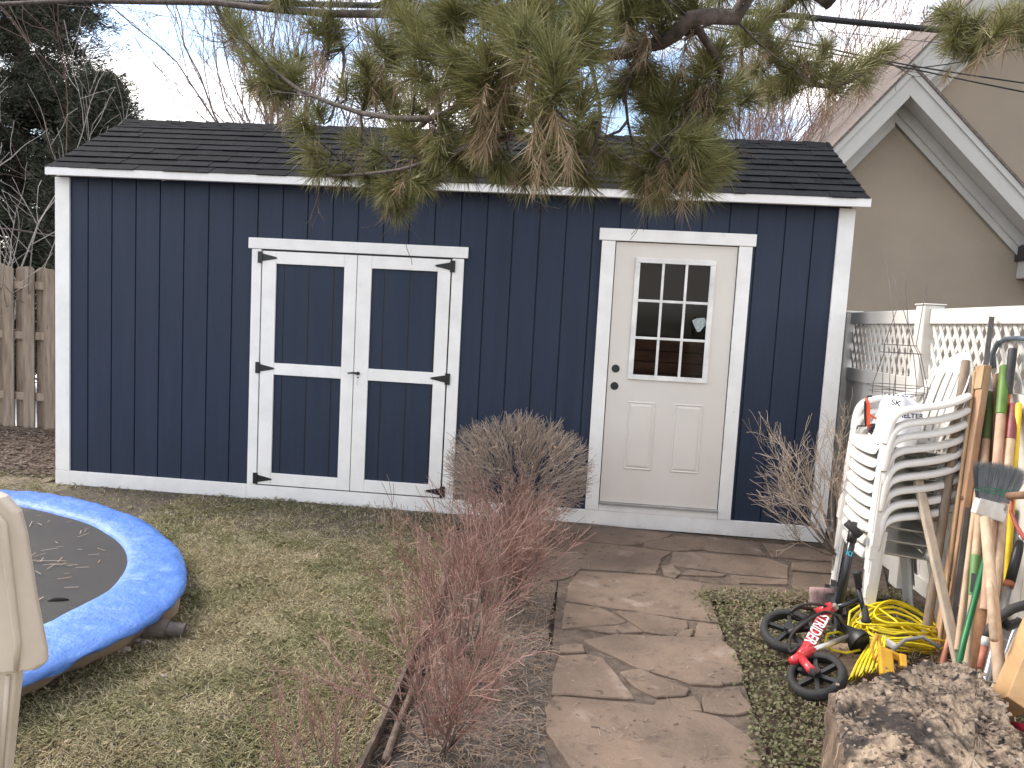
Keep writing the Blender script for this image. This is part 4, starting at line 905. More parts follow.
# tomato cage
M_wire = mat('dull_wire', (.11,.10,.095), .5, metal=.5)
tc_ = thing('tomato_cage', 'conical wire plant support standing upside down on the chair stack', 'plant support', (6.2,-1.4,ZS+.7))
cy = -1.40; c0 = ony(889,389,cy); 
mb = MB()
def wring(px, py, rx, D=cy, dup=0):
    c = ony(px, py, D); w_ = rx/720*(D-CAM[1])*1.05; return [c+Vector((math.cos(a)*w_, math.sin(a)*w_, 0)) for a in [2*PI*i/24 for i in range(24)]]
Rg = [wring(898,386,26), wring(901,353,17), wring(899,345,15)]
for R_ in Rg: mb.tube(R_, .0022, 5, closed=True)
for R_ in (wring(898,392,24),): mb.tube(R_, .0018, 5, closed=True)
for j, (px, py) in enumerate([(887,262),(893,275),(904,270),(927,284),(900,300)]):
    k = [16, 20, 2, 0, 8][j]; a0 = Rg[0][k]-Vector((0,0,.06)); a1 = Rg[1][k]; tp = ony(px, py, cy); mb.tube([a0, Rg[0][k], a1, Rg[2][k], tp], .0021, 5)
for px in (882, 889, 895, 905): mb.tube([ony(px,398,cy-.1), ony(px+1,372,cy-.1), ony(px+3,345,cy-.05)], .0017, 4)
mb.build('wires', M_wire, tc_, smooth=True)

# ------------------------------------------------------------------ scooter, bike
M_rub = mat('black_rubber', (.028,.027,.026), .75, scale=30, bump=.3); M_blk = mat('black_paint', (.014,.016,.020), .35, coat=.3)
sc = thing('kick_scooter', 'black kick scooter standing beside the fallen red bike', 'scooter', (5.72,-1.72,0))
a = onx(853,533,5.80); b = onx(838,612,5.72)
dn = (b-a).normalized(); foot = b+dn*max(0, (b.z-.06)/-dn.z)
MB().tube([a, a.lerp(foot,.25), foot], [.020,.021,.024], 12).build('steering_tube', M_blk, sc, smooth=True)
MB().tube([a-dn*.02, a+dn*.05], [.025,.025], 12).build('clamp_collar', M_bk, sc, smooth=True)
MB().tube([a-dn*.06, a], [.014,.016], 10).build('stem', M_blk, sc)
g1, g2 = onx(846,523,5.70), onx(861,535,5.98); g2 = a-dn*.055+(a-dn*.055-ond(846,523,(a-Vector(CAM)).dot(Vector(FF)))); hc = a-dn*.06
h1 = ond(846,522,(hc-Vector(CAM)).dot(Vector(FF))-.06); h2 = ond(861,536,(hc-Vector(CAM)).dot(Vector(FF))-.10)
MB().tube([h1, h1.lerp(h2,.03), h1.lerp(h2,.97), h2], [.017,.022,.022,.017], 12).build('handlebar_grip', M_rub, sc, smooth=True)
mp_ = a.lerp(foot, .22); text('KI', .035, facing(mp_, ang=math.radians(-10), out=.027), mat('cyan_print', (.05,.45,.65), .5), sc, bold=.001)
MB().tube([foot+Vector((-.015,0,-.0)), foot+Vector((.015,0,0))], .058, 20).build('front_wheel', M_rub, sc)
MB().board(foot+Vector((.02,.06,.03)), foot+Vector((.16,.50,.03)), .10, .02, (1,0,0)).build('deck', M_blk, sc, bevel=.004)
w2 = foot+Vector((.17,.54,0)); MB().tube([w2+Vector((-.012,.004,0)), w2+Vector((.012,-.004,0))], .058, 20).build('rear_wheel', M_rub, sc)

bike = thing('balance_bike', 'small red balance bike lying on its side on the grass', 'bicycle', (5.5,-2.2,0))
M_redp = mat('red_paint', (.62,.035,.045), .35, coat=.4, scale=3, col2=(.52,.03,.035)); M_sil = mat('silver', (.62,.60,.56), .35, metal=.8); M_hub = mat('black_hub', (.02,.02,.02), .5)
def img_basis(p):
    t = (Vector(CAM)-p).normalized(); R_ = Vector(RR); R_ = (R_-t*R_.dot(t)).normalized(); return R_, t.cross(R_)*1, t
def wheel(nm, px, py, D, rpx, ratio, ang, spokes):
    c = ond(px, py, D); r_, u_, t = img_basis(c); r = rpx/720*D
    a = math.radians(ang); major = r_*math.cos(a)+u_*math.sin(a); mino = -r_*math.sin(a)+u_*math.cos(a)
    k = math.sqrt(1-ratio**2); n = (t*ratio+mino*k).normalized(); v2 = n.cross(major)
    def pt(w, R_, o=0): return c+(major*math.cos(w)+v2*math.sin(w))*R_+n*o
    N_ = 40; ws = [2*PI*i/N_ for i in range(N_)]
    mb = MB(); prof = [(r*.72,-.016),(r*.76,-.024),(r*.88,-.027),(r*.97,-.018),(r,0),(r*.97,.018),(r*.88,.027),(r*.76,.024),(r*.72,.016)]
    rows = [[pt(w, R_, o) for R_, o in prof] for w in ws+[ws[0]]]; mb.grid(rows)
    wh = MB(); wh.grid([[pt(w, R_, o) for R_, o in ((r*.74,-.014),(r*.80,-.016),(r*.80,.016),(r*.74,.014),(r*.74,-.014))] for w in ws+[ws[0]]])
    for i in range(spokes):
        w = 2*PI*i/spokes+.3; wh.board(pt(w, r*.12), pt(w, r*.76), .018, .022, tuple(v2*math.cos(w)-major*math.sin(w)))
    wh.tube([pt(0,0,-.03), pt(0,0,.034)], r*.17, 16); W_ = wh.build(nm, M_hub, bike)
    mb.build('tyre', M_rub, W_, smooth=True)
    return c, n
Dl = 3.42
c1, n1 = wheel('front_wheel', 789, 631, 3.50, 27.5, .72, -6, 5)
c2, n2 = wheel('rear_wheel', 817, 676, 3.11, 29, .70, 14, 6)
def q(x, y, D): return ond(x, y, D)
FT = MB().tube([q(830,607,3.55), q(820,624,3.44), q(806,651,3.25), q(800,658,3.20)], [.027,.028,.027,.025], 12).build('frame_tube', M_redp, bike, smooth=True)
MB().tube([q(833,611,3.54), q(831,607,3.54), q(817,613,3.56)], [.020,.025,.022], 12).build('head_tube', M_redp, bike, smooth=True)
MB().tube([q(792,661,3.14), q(800,657,3.18), q(814,650,3.22)], [.018,.021,.017], 10).build('seat_tube', M_redp, bike, smooth=True)
MB().tube([q(800,657,3.17), q(806,664,3.10), q(812,671,3.03)], [.020,.018,.020], 10).build('rear_stay', M_redp, bike, smooth=True)
MB().tube([q(809,672,3.00), q(815,674,2.99)], [.018,.018], 12).build('axle_nut', M_hub, bike)
MB().tube([q(814,650,3.22), q(849,636.5,3.42)], .0125, 10).build('seat_post', M_sil, bike, smooth=True)
MB().tube([q(842,627,3.50), q(848,631,3.47), q(854,637,3.43), q(859,642,3.38), q(860,643,3.375)], [.018,.028,.045,.064,.060], 20, cap=False, flat=.8).build('saddle', M_bk, bike, smooth=True)
MB().tube([q(860,643,3.375), q(857,640,3.40), q(852,636,3.44)], [.058,.040,.02], 18, flat=.8).build('saddle_hollow', M_hub, bike, smooth=True)
MB().tube([q(838,607,3.56), q(848,604,3.57), q(861,599,3.58)], [.013,.012,.012], 10).build('stem', M_blk, bike, smooth=True)
MB().tube([q(858,586,3.58), q(861,600,3.57), q(865,616,3.54)], .012, 10).build('handlebar', M_blk, bike, smooth=True)
MB().tube([q(856.5,571,3.58), q(857,573,3.58), q(857.3,575,3.58), q(859,588,3.57)], [.024,.024,.019,.016], 12).build('grip', M_rub, bike, smooth=True)
MB().tube([q(864,606,3.56), q(866,618,3.53), q(866.2,619.5,3.53), q(866.5,622,3.53)], [.015,.017,.023,.023], 12).build('grip', M_rub, bike, smooth=True)
MB().tube([q(833,605,3.53), q(836,609,3.53)], [.016,.016], 10).build('headset', M_sil, bike)
MB().tube([q(819,614,3.56), q(806,620,3.52), q(795,630,3.46), q(789,633,3.45)], [.016,.015,.014,.014], 10).build('fork', M_hub, bike, smooth=True)
MB().tube([q(812,609,3.56), q(799,607,3.53), q(790,612,3.52)], [.010,.009,.009], 8).build('fork', M_hub, bike, smooth=True)
pa, pb_ = q(822,618,3.475), q(806,648,3.27); tdir = (pb_-pa).normalized(); vv = (Vector(CAM)-pa).normalized(); vv = (vv-tdir*vv.dot(tdir)).normalized()
sz = (pb_-pa).length
text('STRIDER', sz/3.9, frame(pa.lerp(pb_,.5)+vv*.0295, tdir, vv.cross(tdir)), mat('white_print', (.85,.85,.85), .5), FT, bold=.0012)
# loose black cable round the bike
cb = [q(842,626,3.50), q(836,616,3.46), q(824,612,3.47), q(806,622,3.38), q(793,633,3.36), q(789,645,3.28), q(791,652,3.22), q(797,648,3.20)]
M_cb = mat('black_cord', (.02,.02,.02), .5)
def smooth_path(P, k=5):
    Q = []
    for i in range(len(P)-1):
        p0, p1, p2, p3 = P[max(i-1,0)], P[i], P[i+1], P[min(i+2, len(P)-1)]
        for m_ in range(k):
            t = m_/k; Q.append(.5*((2*p1)+(p2-p0)*t+(2*p0-5*p1+4*p2-p3)*t*t+(3*p1-p0-3*p2+p3)*t**3))
    return Q+[P[-1]]
mb = MB(); mb.tube(smooth_path(cb), .0070, 8)
lp = [q(812,613,3.52)+(-Vector(RR)*math.cos(w)*.10+Vector(UU)*math.sin(w)*.045) for w in [i*2*PI/20 for i in range(21)]]; mb.tube(lp, .007, 8)
tag(mb.build('rubber_cable', M_cb, smooth=True), 'loose black cable looped over the fallen red bike', 'cable')
# pink knitted item on the ground behind the bike head
p = onz(823, 612, .0); gl = MB(); rows = []
for i in range(6):
    w = i/5; rows.append([])
    for j in range(16):
        a = 2*PI*j/16; rr_ = .050+.012*w; rows[-1].append(p+Vector((math.cos(a)*rr_*1.15, .05+math.sin(a)*.022, .0+.12*w)))
gl.grid(rows, closed=True); k = len(gl.v); gl.f.append(tuple(range(k-16, k))); gl.m.append(0)
tag(gl.build('knit_glove', mat('pink_knit', (.50,.34,.32), .95, scale=90, col2=(.36,.23,.22), stretch=(1,1,.15), bump=1, bscale=120), smooth=True), 'dusty pink knitted glove standing behind the bike frame', 'glove')

# ------------------------------------------------------------------ yellow extension cord
M_yel = mat('yellow_cord', (.78,.62,.02), .4, scale=10, var=.1)
cord = thing('extension_cord', 'tangled yellow extension cord heaped between bike and log', 'cord', onz(890,650))
random.seed(9); pts = []
cc = onz(899, 650, .0)
for lp_ in range(17):
    rx, ry = random.uniform(.15,.24), random.uniform(.08,.17); ox, oy = random.uniform(-.03,.03), random.uniform(-.05,.03); ph = random.uniform(-.25,.25)
    rx2, ry2, ox2, oy2 = rx+random.uniform(-.02,.02), ry+random.uniform(-.03,.03), ox, oy
    for k in range(26):
        w = 2*PI*k/26; x = math.cos(w+ph)*rx+ox; y = math.sin(w)*ry+oy; x += .25*y
        z = .03+.0095*lp_*(1-.35*(x/.25)**2)+.30*(y+.12)*.5-.25*max(0, x)
        pts.append(cc+Vector((x, y, max(.010, z+random.gauss(0,.0015)))))
mb = MB(); mb.tube(pts, .0060, 6); mb.build('cord', M_yel, cord, smooth=True)
mb = MB(); Dq = 3.42
b1 = []
for i in range(7):
    a0 = ond(872+i*2.2, 640-i*.5, Dq-.02*i); m0 = ond(858+i*4.2, 662-i*1, Dq-.16); e0 = ond(849+i*5.2, 681-i*2, Dq-.26); e0.z = max(.01, e0.z); m0.z = max(.02, m0.z)
    b1 += [a0, m0, e0, e0.lerp(m0,.3)+Vector((.02,0,.01))] if i % 2 == 0 else [e0, m0, a0]
mb.tube(b1, .0058, 6); mb.build('hank', M_yel, cord, smooth=True)
mb = MB(); mb.tube([q(848,628,3.6), q(850,612,3.68), q(862,604,3.72), q(878,608,3.70), q(895,620,3.62), q(915,640,3.5)], .0060, 6); mb.tube([q(852,637,3.5), q(838,632,3.5), q(827,634,3.45), q(825,642,3.4), q(832,650,3.38), q(846,653,3.36), q(860,650,3.38)], .0060, 6); mb.build('cord_loop', M_yel, cord, smooth=True)
M_yo = mat('orange_yellow_plastic', (.72,.40,.03), .5, scale=8, col2=(.55,.27,.02))
gt = thing('wire_reel', 'orange yellow plastic cord holder with spread arms in the tangled cord', 'cord holder', q(885,660,3.25))
mb = MB(); mb.board(q(885,650,3.2), q(887,676,3.14), .058, .03, tuple(RR)); mb.build('post', M_yo, gt, bevel=.006)
mb = MB(); mb.board(q(878,648,3.22), q(904,660,3.20), .03, .03, tuple(UU)); mb.build('arm', M_yo, gt, bevel=.006)
mb = MB(); mb.tube([q(877,634,3.25), q(872,646,3.24), q(874,660,3.22), q(880,650,3.22), q(879,637,3.25)], .009, 8, closed=True); mb.build('hook', M_yo, gt, smooth=True)
mb = MB(); mb.board(q(902,655,3.2), q(903,668,3.16), .03, .03, tuple(RR)); mb.build('arm_end', M_yo, gt, bevel=.005)
tag(MB().box(-.035,.035,-.012,.012,-.02,.02, mw=facing(q(889,643,3.36), ang=math.radians(-25))).build('cord_tag', mat('white_tag', (.75,.75,.72), .5), bevel=.002), 'small white tag sticking out of the yellow cord', 'tag')
MBx = MB(); MBx.tube([q(882,670,3.2), q(893,650,3.3), q(905,640,3.35), q(923,637,3.35), q(940,648,3.3)], .009, 8); tag(MBx.build('grey_hose', mat('grey_hose', (.20,.19,.175), .6), smooth=True), 'short grey hose arching behind the log', 'hose')
# split wood under the cord
M_split = mat('split_wood', (.34,.24,.155), .85, scale=3, col2=(.20,.13,.085), stretch=(1,8,8), bump=.5, bscale=12)
def plank(a, b, w, t, label, m, side=(0,1,0), name='split_board', cat='board', grp=None, bev=.004): return tag(MB().board(a, b, w, t, side).build(name, m, bevel=bev), label, cat, grp)
plank(onz(800,655,.015), onz(866,655,.03), .20, .03, 'split wooden board lying under the red bike', M_split)
plank(onz(835,672,.03), onz(885,668,.05), .16, .05, 'thicker split board under the near end of the yellow cord', M_split)

# ------------------------------------------------------------------ stump in front
random.seed(13)
M_log = mat('weathered_log', (.46,.35,.25), .95, scale=16, col2=(.13,.095,.07), stretch=(1,1,1), bump=1, bscale=26, bdist=.03, mixlo=.38, mixhi=.56, spots=[((.05,.04,.034), 4.5, .53), ((.03,.025,.022), 30, .58), ((.55,.45,.35), 24, .64)], detail=10)
M_bark = mat('log_bark', (.28,.20,.14), .95, scale=7, col2=(.10,.07,.05), stretch=(2.2,2.2,.5), bump=1, bscale=18, bdist=.03, spots=[((.48,.36,.26), 8, .62)], detail=9)
from mathutils import noise as mn
def topz(x, y): return .275+.04*mn.noise(Vector((x*5,y*5,0)))+.030*mn.noise(Vector((x*13,y*13,3)))+.020*abs(mn.noise(Vector((x*35,y*35,5))))+.010*mn.noise(Vector((x*80,y*80,5)))
far = [(835,690),(846,683),(862,680),(880,673),(900,668),(915,662),(935,659),(950,657),(962,662),(975,668),(985,680),(995,690),(1005,704),(1015,722),(1026,745),(1045,800)]
zt = .30
top = [onz(x, y, zt-.02*0) for x, y in far]
c = Vector((5.72, -3.12, 0)); near = [Vector((5.98,-3.75,zt)), Vector((5.80,-3.92,zt)), Vector((5.60,-3.92,zt)), Vector((5.42,-3.78,zt)), onz(858,850,zt), onz(850,800,zt), onz(845,760,zt), onz(838,720,zt), onz(833,704,zt)]
loopP = top+near
dense = []
for i, p in enumerate(loopP):
    n_ = loopP[(i+1) % len(loopP)]; k = max(1, int((n_-p).length/.010))
    for j in range(k): dense.append(p.lerp(n_, j/k))
cen = sum(dense, Vector())/len(dense); rowsL = []
for kk, f in enumerate([0,.06]+[i/40 for i in range(4,39)]+[.965,.985]):
    row = []
    for p in dense:
        q_ = cen.lerp(p, max(f,.001)); z = topz(q_.x, q_.y)+.02-(.022 if f > .98 else .006 if f > .96 else 0); row.append(Vector((q_.x, q_.y, z)))
    rowsL.append(row)
log = thing('tree_stump', 'big weathered sawn log section with cracked grey top, at lower right', 'log', (cen.x, cen.y, 0))
mb = MB(); mb.grid(rowsL, closed=True); mb.build('top_face', M_log, log, smooth=True)
rowsS = [rowsL[-1]]
for z in [.9,.78,.66,.54,.42,.3,.18,.06,-.08]:
    row = []
    for i, p in enumerate(dense):
        d = (p-cen); d.z = 0; dn_ = d.normalized(); a = math.atan2(d.y, d.x); k = 1.015+.03*(1-z)+.045*mn.noise(Vector((a*7, z*2.0, 1)))+.03*mn.noise(Vector((a*22, z*3, 4)))
        row.append(Vector((cen.x+d.x*k, cen.y+d.y*k, .30*z)))
    rowsS.append(row)
mb = MB(); mb.grid(rowsS, closed=True); mb.build('bark', M_bark, log, smooth=True)
# chunky bark flakes round the rim
mb = MB()
for i in range(650):
    p = random.choice(dense); f = random.uniform(.1, 1.0)**.5; q_ = cen.lerp(p, f); z = topz(q_.x, q_.y)+.021; k = random.randint(4,6); r0 = random.uniform(.003,.014); el = random.uniform(.4,1); a0 = random.uniform(0,PI)
    tl_ = (random.gauss(0,.25), random.gauss(0,.25)); P_ = []
    for m_ in range(k):
        w = 2*PI*m_/k+random.uniform(-.3,.3); u, v = math.cos(w)*r0*random.uniform(.7,1.2), math.sin(w)*r0*el; x_, y_ = u*math.cos(a0)-v*math.sin(a0), u*math.sin(a0)+v*math.cos(a0); P_.append((q_.x+x_, q_.y+y_, z+x_*tl_[0]+y_*tl_[1]))
    mb.prism(P_, (0,0,random.uniform(.002,.006)))
_bf = mb.build('bark_flakes', mat('bark_flakes', (.2,.15,.11), .95, cols=[(.05,.04,.033),(.33,.25,.18),(.12,.09,.07),(.42,.33,.25),(.2,.15,.11)]), log); _bf['kind'] = 'stuff'

# ------------------------------------------------------------------ tools leaning on the vinyl fence
TXm = {}
def wood(name, c, c2): return mat(name, c, .75, scale=4, col2=c2, stretch=(6,6,.8), bump=.2, bscale=20)
W_grey = wood('grey_wood', (.29,.225,.17), (.17,.125,.09)); W_tan = wood('tan_wood', (.50,.345,.20), (.36,.23,.13)); W_light = wood('light_wood', (.58,.43,.29), (.42,.29,.19)); W_red = wood('cedar', (.50,.27,.14), (.34,.17,.09))
W_wea = wood('pale_weathered_wood', (.52,.43,.33), (.36,.29,.22)); M_steel = mat('dark_steel', (.15,.14,.135), .5, scale=12, col2=(.085,.08,.078)); M_grn = mat('green_paint', (.10,.20,.025), .5, scale=10, col2=(.07,.15,.02)); M_dgrn = mat('dark_green_metal', (.015,.17,.055), .4)
M_orp = mat('orange_paint', (.62,.13,.02), .45); M_mar = mat('maroon_paint', (.22,.05,.055), .5, scale=20, var=.2); M_yp = mat('yellow_paint', (.78,.55,.03), .4); M_fgrip = mat('dark_grip', (.045,.043,.045), .6); M_alu = mat('aluminium', (.55,.56,.58), .3, metal=.9); M_cop = mat('copper_stake', (.55,.22,.14), .5)
def ptx(x, y, X): return onx(x, y, X)
def tool(name, label, cat, top, bot, secs, grp='long handled tools leaning on the vinyl fence', X0=6.40, X1=6.12, n=10):
    """secs: (part name, t0, t1, radius0, radius1, material) along the shaft from its top to its foot"""
    a = ptx(top[0], top[1], X0); b = ptx(bot[0], bot[1], X1)
    if b.z < 0: b = a.lerp(b, a.z/(a.z-b.z))
    t = thing(name, label, cat, (b.x, b.y, 0), grp); L_ = (b-a).length
    for pn, t0, t1, r0, r1, m in secs:
        p0, p1 = a.lerp(b, t0), a.lerp(b, t1); e = min(.3, .006/max(.01, (p1-p0).length)); rr0 = r0*.75 if t0 == 0 else r0
        MB().tube([p0, p0.lerp(p1, e), p0.lerp(p1,.5), p0.lerp(p1,1-e*.5), p1], [rr0, r0, (r0+r1)/2, r1, r1], n).build(pn, m, t, smooth=True)
    return t, a, b
tool('grey_stick', 'thick grey weathered stick with a nail hole, nearest the chairs', 'stick', (966,360), (924,648), [('shaft',0,1,.021,.023,W_grey)], X0=6.27, X1=6.10)
tool('bamboo_cane', 'thin tan cane between the thick grey stick and the plank', 'cane', (975,371), (938,652), [('shaft',0,1,.008,.010,W_tan)], X0=6.30, X1=6.12)
a, b = ptx(984,366,6.33), ptx(938,662,6.14); t = thing('timber_plank', 'brown knotty timber plank leaning just right of the thin cane', 'plank', (b.x,b.y,0), 'long handled tools leaning on the vinyl fence')
MB().board(a, b, .085, .035, (0,1,0)).build('plank', wood('knotty_plank', (.47,.29,.17), (.34,.20,.12)), t, bevel=.004)
k1 = a.lerp(b,.08); MB().board(a+Vector((-.022,0,-.0)), k1+Vector((-.022,0,0)), .088, .006, (0,1,0)).build('end_block', W_tan, t, bevel=.002)
for f in (.45,.72): kp = a.lerp(b,f); MB().tube([kp+Vector((-.019,-.018,0)), kp+Vector((-.0222,-.018,0))], .012, 10, flat=1.5).build('knot', mat('knot', (.16,.09,.055), .8) if f == .45 else bpy.data.materials['knot'], t)
plank(ptx(1000,373,6.42), ptx(992,520,6.36), .08, .02, 'flat brown board behind the green handles', wood('board_brown', (.40,.26,.17), (.30,.19,.12)), side=(0,1,0), name='timber_board')
a, b = ptx(993,317,6.40), ptx(952,640,6.16); t = thing('steel_bar', 'long dark steel angle bar taller than all other tools', 'steel bar', (b.x,b.y,0), 'long handled tools leaning on the vinyl fence')
MB().board(a, b, .019, .006, (0,1,0)).build('flange', M_steel, t); MB().board(a+Vector((-.013,-.010,0)), b+Vector((-.013,-.010,0)), .005, .022, (0,1,0)).build('web', M_steel, t)
t, a, b = tool('garden_rake', 'wooden rake handle with olive green painted tip, foot hidden by the log', 'garden tool', (990,392), (966,668), [('painted_tip',0,.19,.020,.021,mat('olive_paint',(.10,.155,.05),.55)), ('shaft',.19,.62,.020,.019,W_light), ('green_socket',.62,.76,.021,.018,mat('mid_green',(.13,.26,.09),.5)), ('lower_shaft',.76,1,.016,.016,W_light)])
p = a.lerp(b,.72); v = (Vector(CAM)-p).normalized(); sd = (b-a).normalized(); v = (v-sd*v.dot(sd)).normalized()
MB().board(p-sd*.045+v*.0215, p+sd*.045+v*.0215, .022, .001, tuple(v.cross(sd))).build('label', M_fgrip, t)
t2, a2, b2 = tool('shovel', 'wooden handle with bright green painted top, the tallest green one', 'garden tool', (1005,366), (985,610), [('painted_tip',0,.22,.024,.024,M_grn), ('shaft',.22,1,.021,.021,wood('pinkish_wood', (.50,.33,.23), (.38,.24,.16)))])
tool('loppers', 'orange pole with dark rubber grip beside the bright green handle', 'garden tool', (1013,348), (996,505), [('grip',0,.29,.020,.018,M_fgrip), ('shaft',.29,1,.012,.012,M_orp)], X1=6.37)
tool('hoe', 'maroon painted handle with bare wooden neck above the broom', 'garden tool', (1014,404), (990,640), [('painted_tip',0,.165,.022,.022,M_mar), ('shaft',.165,1,.020,.020,W_light)])
tool('yellow_pole', 'bright yellow tool pole passing behind the grey broom', 'garden tool', (1019,403), (1006,590), [('shaft',0,1,.014,.014,M_yp)], X1=6.34)
tool('wooden_pole', 'pale wooden pole showing left of the broom bristles', 'pole', (983,440), (957,650), [('shaft',0,1,.013,.013,W_light)], X0=6.34)
tool('rust_board', 'narrow rust brown stake low behind the dark green rod', 'stake', (985,560), (976,670), [('shaft',0,1,.028,.028,W_red)], X0=6.36, X1=6.22)
# broom upside down in front
br = thing('push_broom', 'worn broom standing bristles up with grey bristles and green stitching', 'broom', ptx(995,600,6.1)); 
Xb = 6.18; hd = ptx(990,514,Xb)
topc = ptx(1003,455,Xb+.03); dirb = (topc-hd).normalized(); r_ = Vector(RR); r_ = (r_-dirb*r_.dot(dirb)).normalized(); nb_ = r_.cross(dirb)
f = lambda u, v, w=0: hd+r_*u+dirb*v+nb_*w
MB().prism([f(-.080,-.008,-.02), f(.058,-.028,-.02), f(.068,.055,-.02), f(-.072,.068,-.02)], nb_*.04).build('cap', mat('chipped_white', (.72,.70,.66), .6, scale=14, col2=(.55,.5,.45), spots=[((.25,.20,.16),16,.66)]), br, bevel=.006)
MB().tube([f(-.012,-.01), f(-.014,-.045)], [.02,.014], 10).build('neck', M_white, br)
rbm = np.random.default_rng(6); V = []
for i in range(2600):
    u = rbm.uniform(-1,1); w = rbm.uniform(-.016,.016); b0 = f(u*.072, .062, w); e0 = f(u*.110+rbm.normal(0,.006), .235+rbm.normal(0,.008)-.012*abs(u), w*1.8+rbm.normal(0,.006)); sdv = r_*.0011
    m0 = b0.lerp(e0,.5)+r_*rbm.normal(0,.002); V.append([b0-sdv, b0+sdv, m0+sdv, e0, m0-sdv])
fastmesh('bristles', np.array([[tuple(v) for v in q_] for q_ in V]), 5, mat('grey_bristle', (.16,.17,.19), .7, cols=[(.10,.11,.12),(.26,.28,.30),(.16,.17,.19)]), br)
for vv in (.10,.112,.124): MB().tube([f(-.082,vv,-.02), f(-.08,vv,.021), f(0,vv-.004,.024), f(.08,vv,.021), f(.082,vv,-.02)], .0017, 4).build('stitching', mat('green_thread', (.02,.25,.12), .6) if vv == .10 else bpy.data.materials['green_thread'], br)
p0, p1 = f(-.014,-.045), ptx(994,640,6.0)
MB().tube([p0, p0.lerp(p1,.5), p1], [.014,.016,.016], 10).build('handle', W_light, br, smooth=True)
# wooden handle with a label and red end right behind the broom
t, a, b = tool('labelled_handle', 'wooden handle with white paper label and red tip below the broom', 'garden tool', (1002,505), (996,583), [('shaft',0,.9,.022,.019,wood('orange_wood', (.50,.31,.18), (.38,.22,.13))), ('red_tip',.9,1,.016,.012,mat('red_end',(.45,.06,.03),.5))], X0=6.30, X1=6.26)
p = a.lerp(b,.45); v = (Vector(CAM)-p).normalized(); sd = (b-a).normalized(); v = (v-sd*v.dot(sd)).normalized()
MB().board(p-sd*.05+v*.0225, p+sd*.06+v*.0225, .030, .001, tuple(v.cross(sd))).build('paper_label', mat('paper', (.72,.70,.66), .7, scale=60, col2=(.5,.5,.5)), t)
tool('axe_handle', 'smooth pale wooden handle standing in front of the broom handle', 'handle', (985,517), (1003,712), [('shaft',0,1,.021,.025,W_light)], X0=6.12, X1=6.02)
# weathered stake leaning the other way, in front
a, b = ond(917,476,3.75), onz(958,690,.0); b = ond(962,680,3.35); tag(MB().board(a, b, .044, .03, tuple(RR)).build('wooden_stake', W_wea, bevel=.006), 'pale weathered stake crossing in front of the chairs, foot behind the log', 'stake')
tag(MB().tube([ptx(990,540,6.2), ptx(985,560,6.18), ptx(964,640,6.08), ptx(958,668,6.0)], [.012,.014,.014,.014], 8).build('green_rod', M_dgrn, smooth=True), 'dark green metal rod slanting down to the log', 'rod')
tag(MB().tube([ond(957,607,3.6), ond(941,668,3.4)], [.010,.013], 8).build('copper_rod', M_cop, smooth=True), 'short copper coloured rod just left of the green rod', 'rod')
# yellow printed level strip
a, b = ptx(936,608,6.30), ptx(932,650,6.22); t = thing('yellow_strip', 'narrow yellow strip with dark lettering low behind the stakes', 'strip', (b.x,b.y,0)); s1 = MB().board(a, b, .03, .012, tuple(RR)).build('body', M_yp, t)
p = a.lerp(b,.4); v = (Vector(CAM)-p).normalized(); dd = (b-a).normalized(); v = (v-dd*v.dot(dd)).normalized(); text('CORD', .035, frame(p+v*.0105, -dd, v.cross(-dd)), M_ink, s1)
# metal poles with black grips at the right edge
D0 = 3.25
t = thing('crutch_pole', 'aluminium pole with black grip and orange ring at the right edge', 'pole', ond(985,720,2.9))
MB().tube([ond(1020,542,3.35), ond(1018,550,3.33), ond(1010,582,3.28)], [.016,.021,.021], 12).build('grip', M_bk, t, smooth=True)
MB().tube([ond(1009.6,582,3.28), ond(1008,587,3.27)], [.022,.022], 12).build('ring', mat('burnt_orange', (.35,.10,.04), .5), t, smooth=True)
MB().tube([ond(1021,533,3.36), ond(1020,542,3.35)], [.011,.013], 12).build('pole_end', M_alu, t, smooth=True)
MB().tube([ond(1008,587,3.27), ond(988,672,3.12), ond(980,700,3.06)], [.018,.017,.017], 12).build('tube', M_alu, t, smooth=True)
MB().tube([ond(1019,618,3.3), ond(1014,632,3.28), ond(1004,660,3.2)], [.012,.012,.012], 10).build('brace', M_alu, t, smooth=True)
t = thing('foam_handle', 'curved black foam handle with white label and reddish end', 'handle', ond(983,665,3.1))
hp = [ond(1045,600,3.15), ond(1028,604,3.15), ond(1012,609,3.13), ond(1000,617,3.12), ond(990,628,3.10), ond(986,637,3.09)]
MB().tube(hp, [.020,.020,.020,.019,.018,.015], 12).build('foam', M_fgrip, t, smooth=True)
MB().tube([hp[-1], ond(984.5,646,3.08)], .0155, 12).build('label', mat('label_white', (.65,.64,.62), .6), t, smooth=True)
MB().tube([ond(984.5,646,3.08), ond(980,668,3.05)], [.014,.013], 12).build('end', mat('faded_red', (.42,.15,.10), .6), t, smooth=True)
MB().tube([ond(1000,618,3.13), ond(1008,626,3.18), ond(1020,622,3.22)], [.019,.022,.018], 10).build('joint', M_bk, t, smooth=True)
t = thing('bow_saw', 'red bent metal frame with brown wooden grip at the right edge', 'saw', ptx(1018,560,6.1))
MB().tube([ptx(1009,496,6.14), ptx(1026,495,6.10)], [.016,.016], 10).build('grip', wood('dark_grip_wood', (.30,.17,.10), (.22,.12,.07)), t, smooth=True)
MB().tube([ptx(1012,500,6.14), ptx(1011,512,6.14), ptx(1016,525,6.13), ptx(1024,538,6.12), ptx(1032,544,6.1)], .008, 8).build('frame', mat('dull_red', (.40,.07,.05), .5), t, smooth=True)
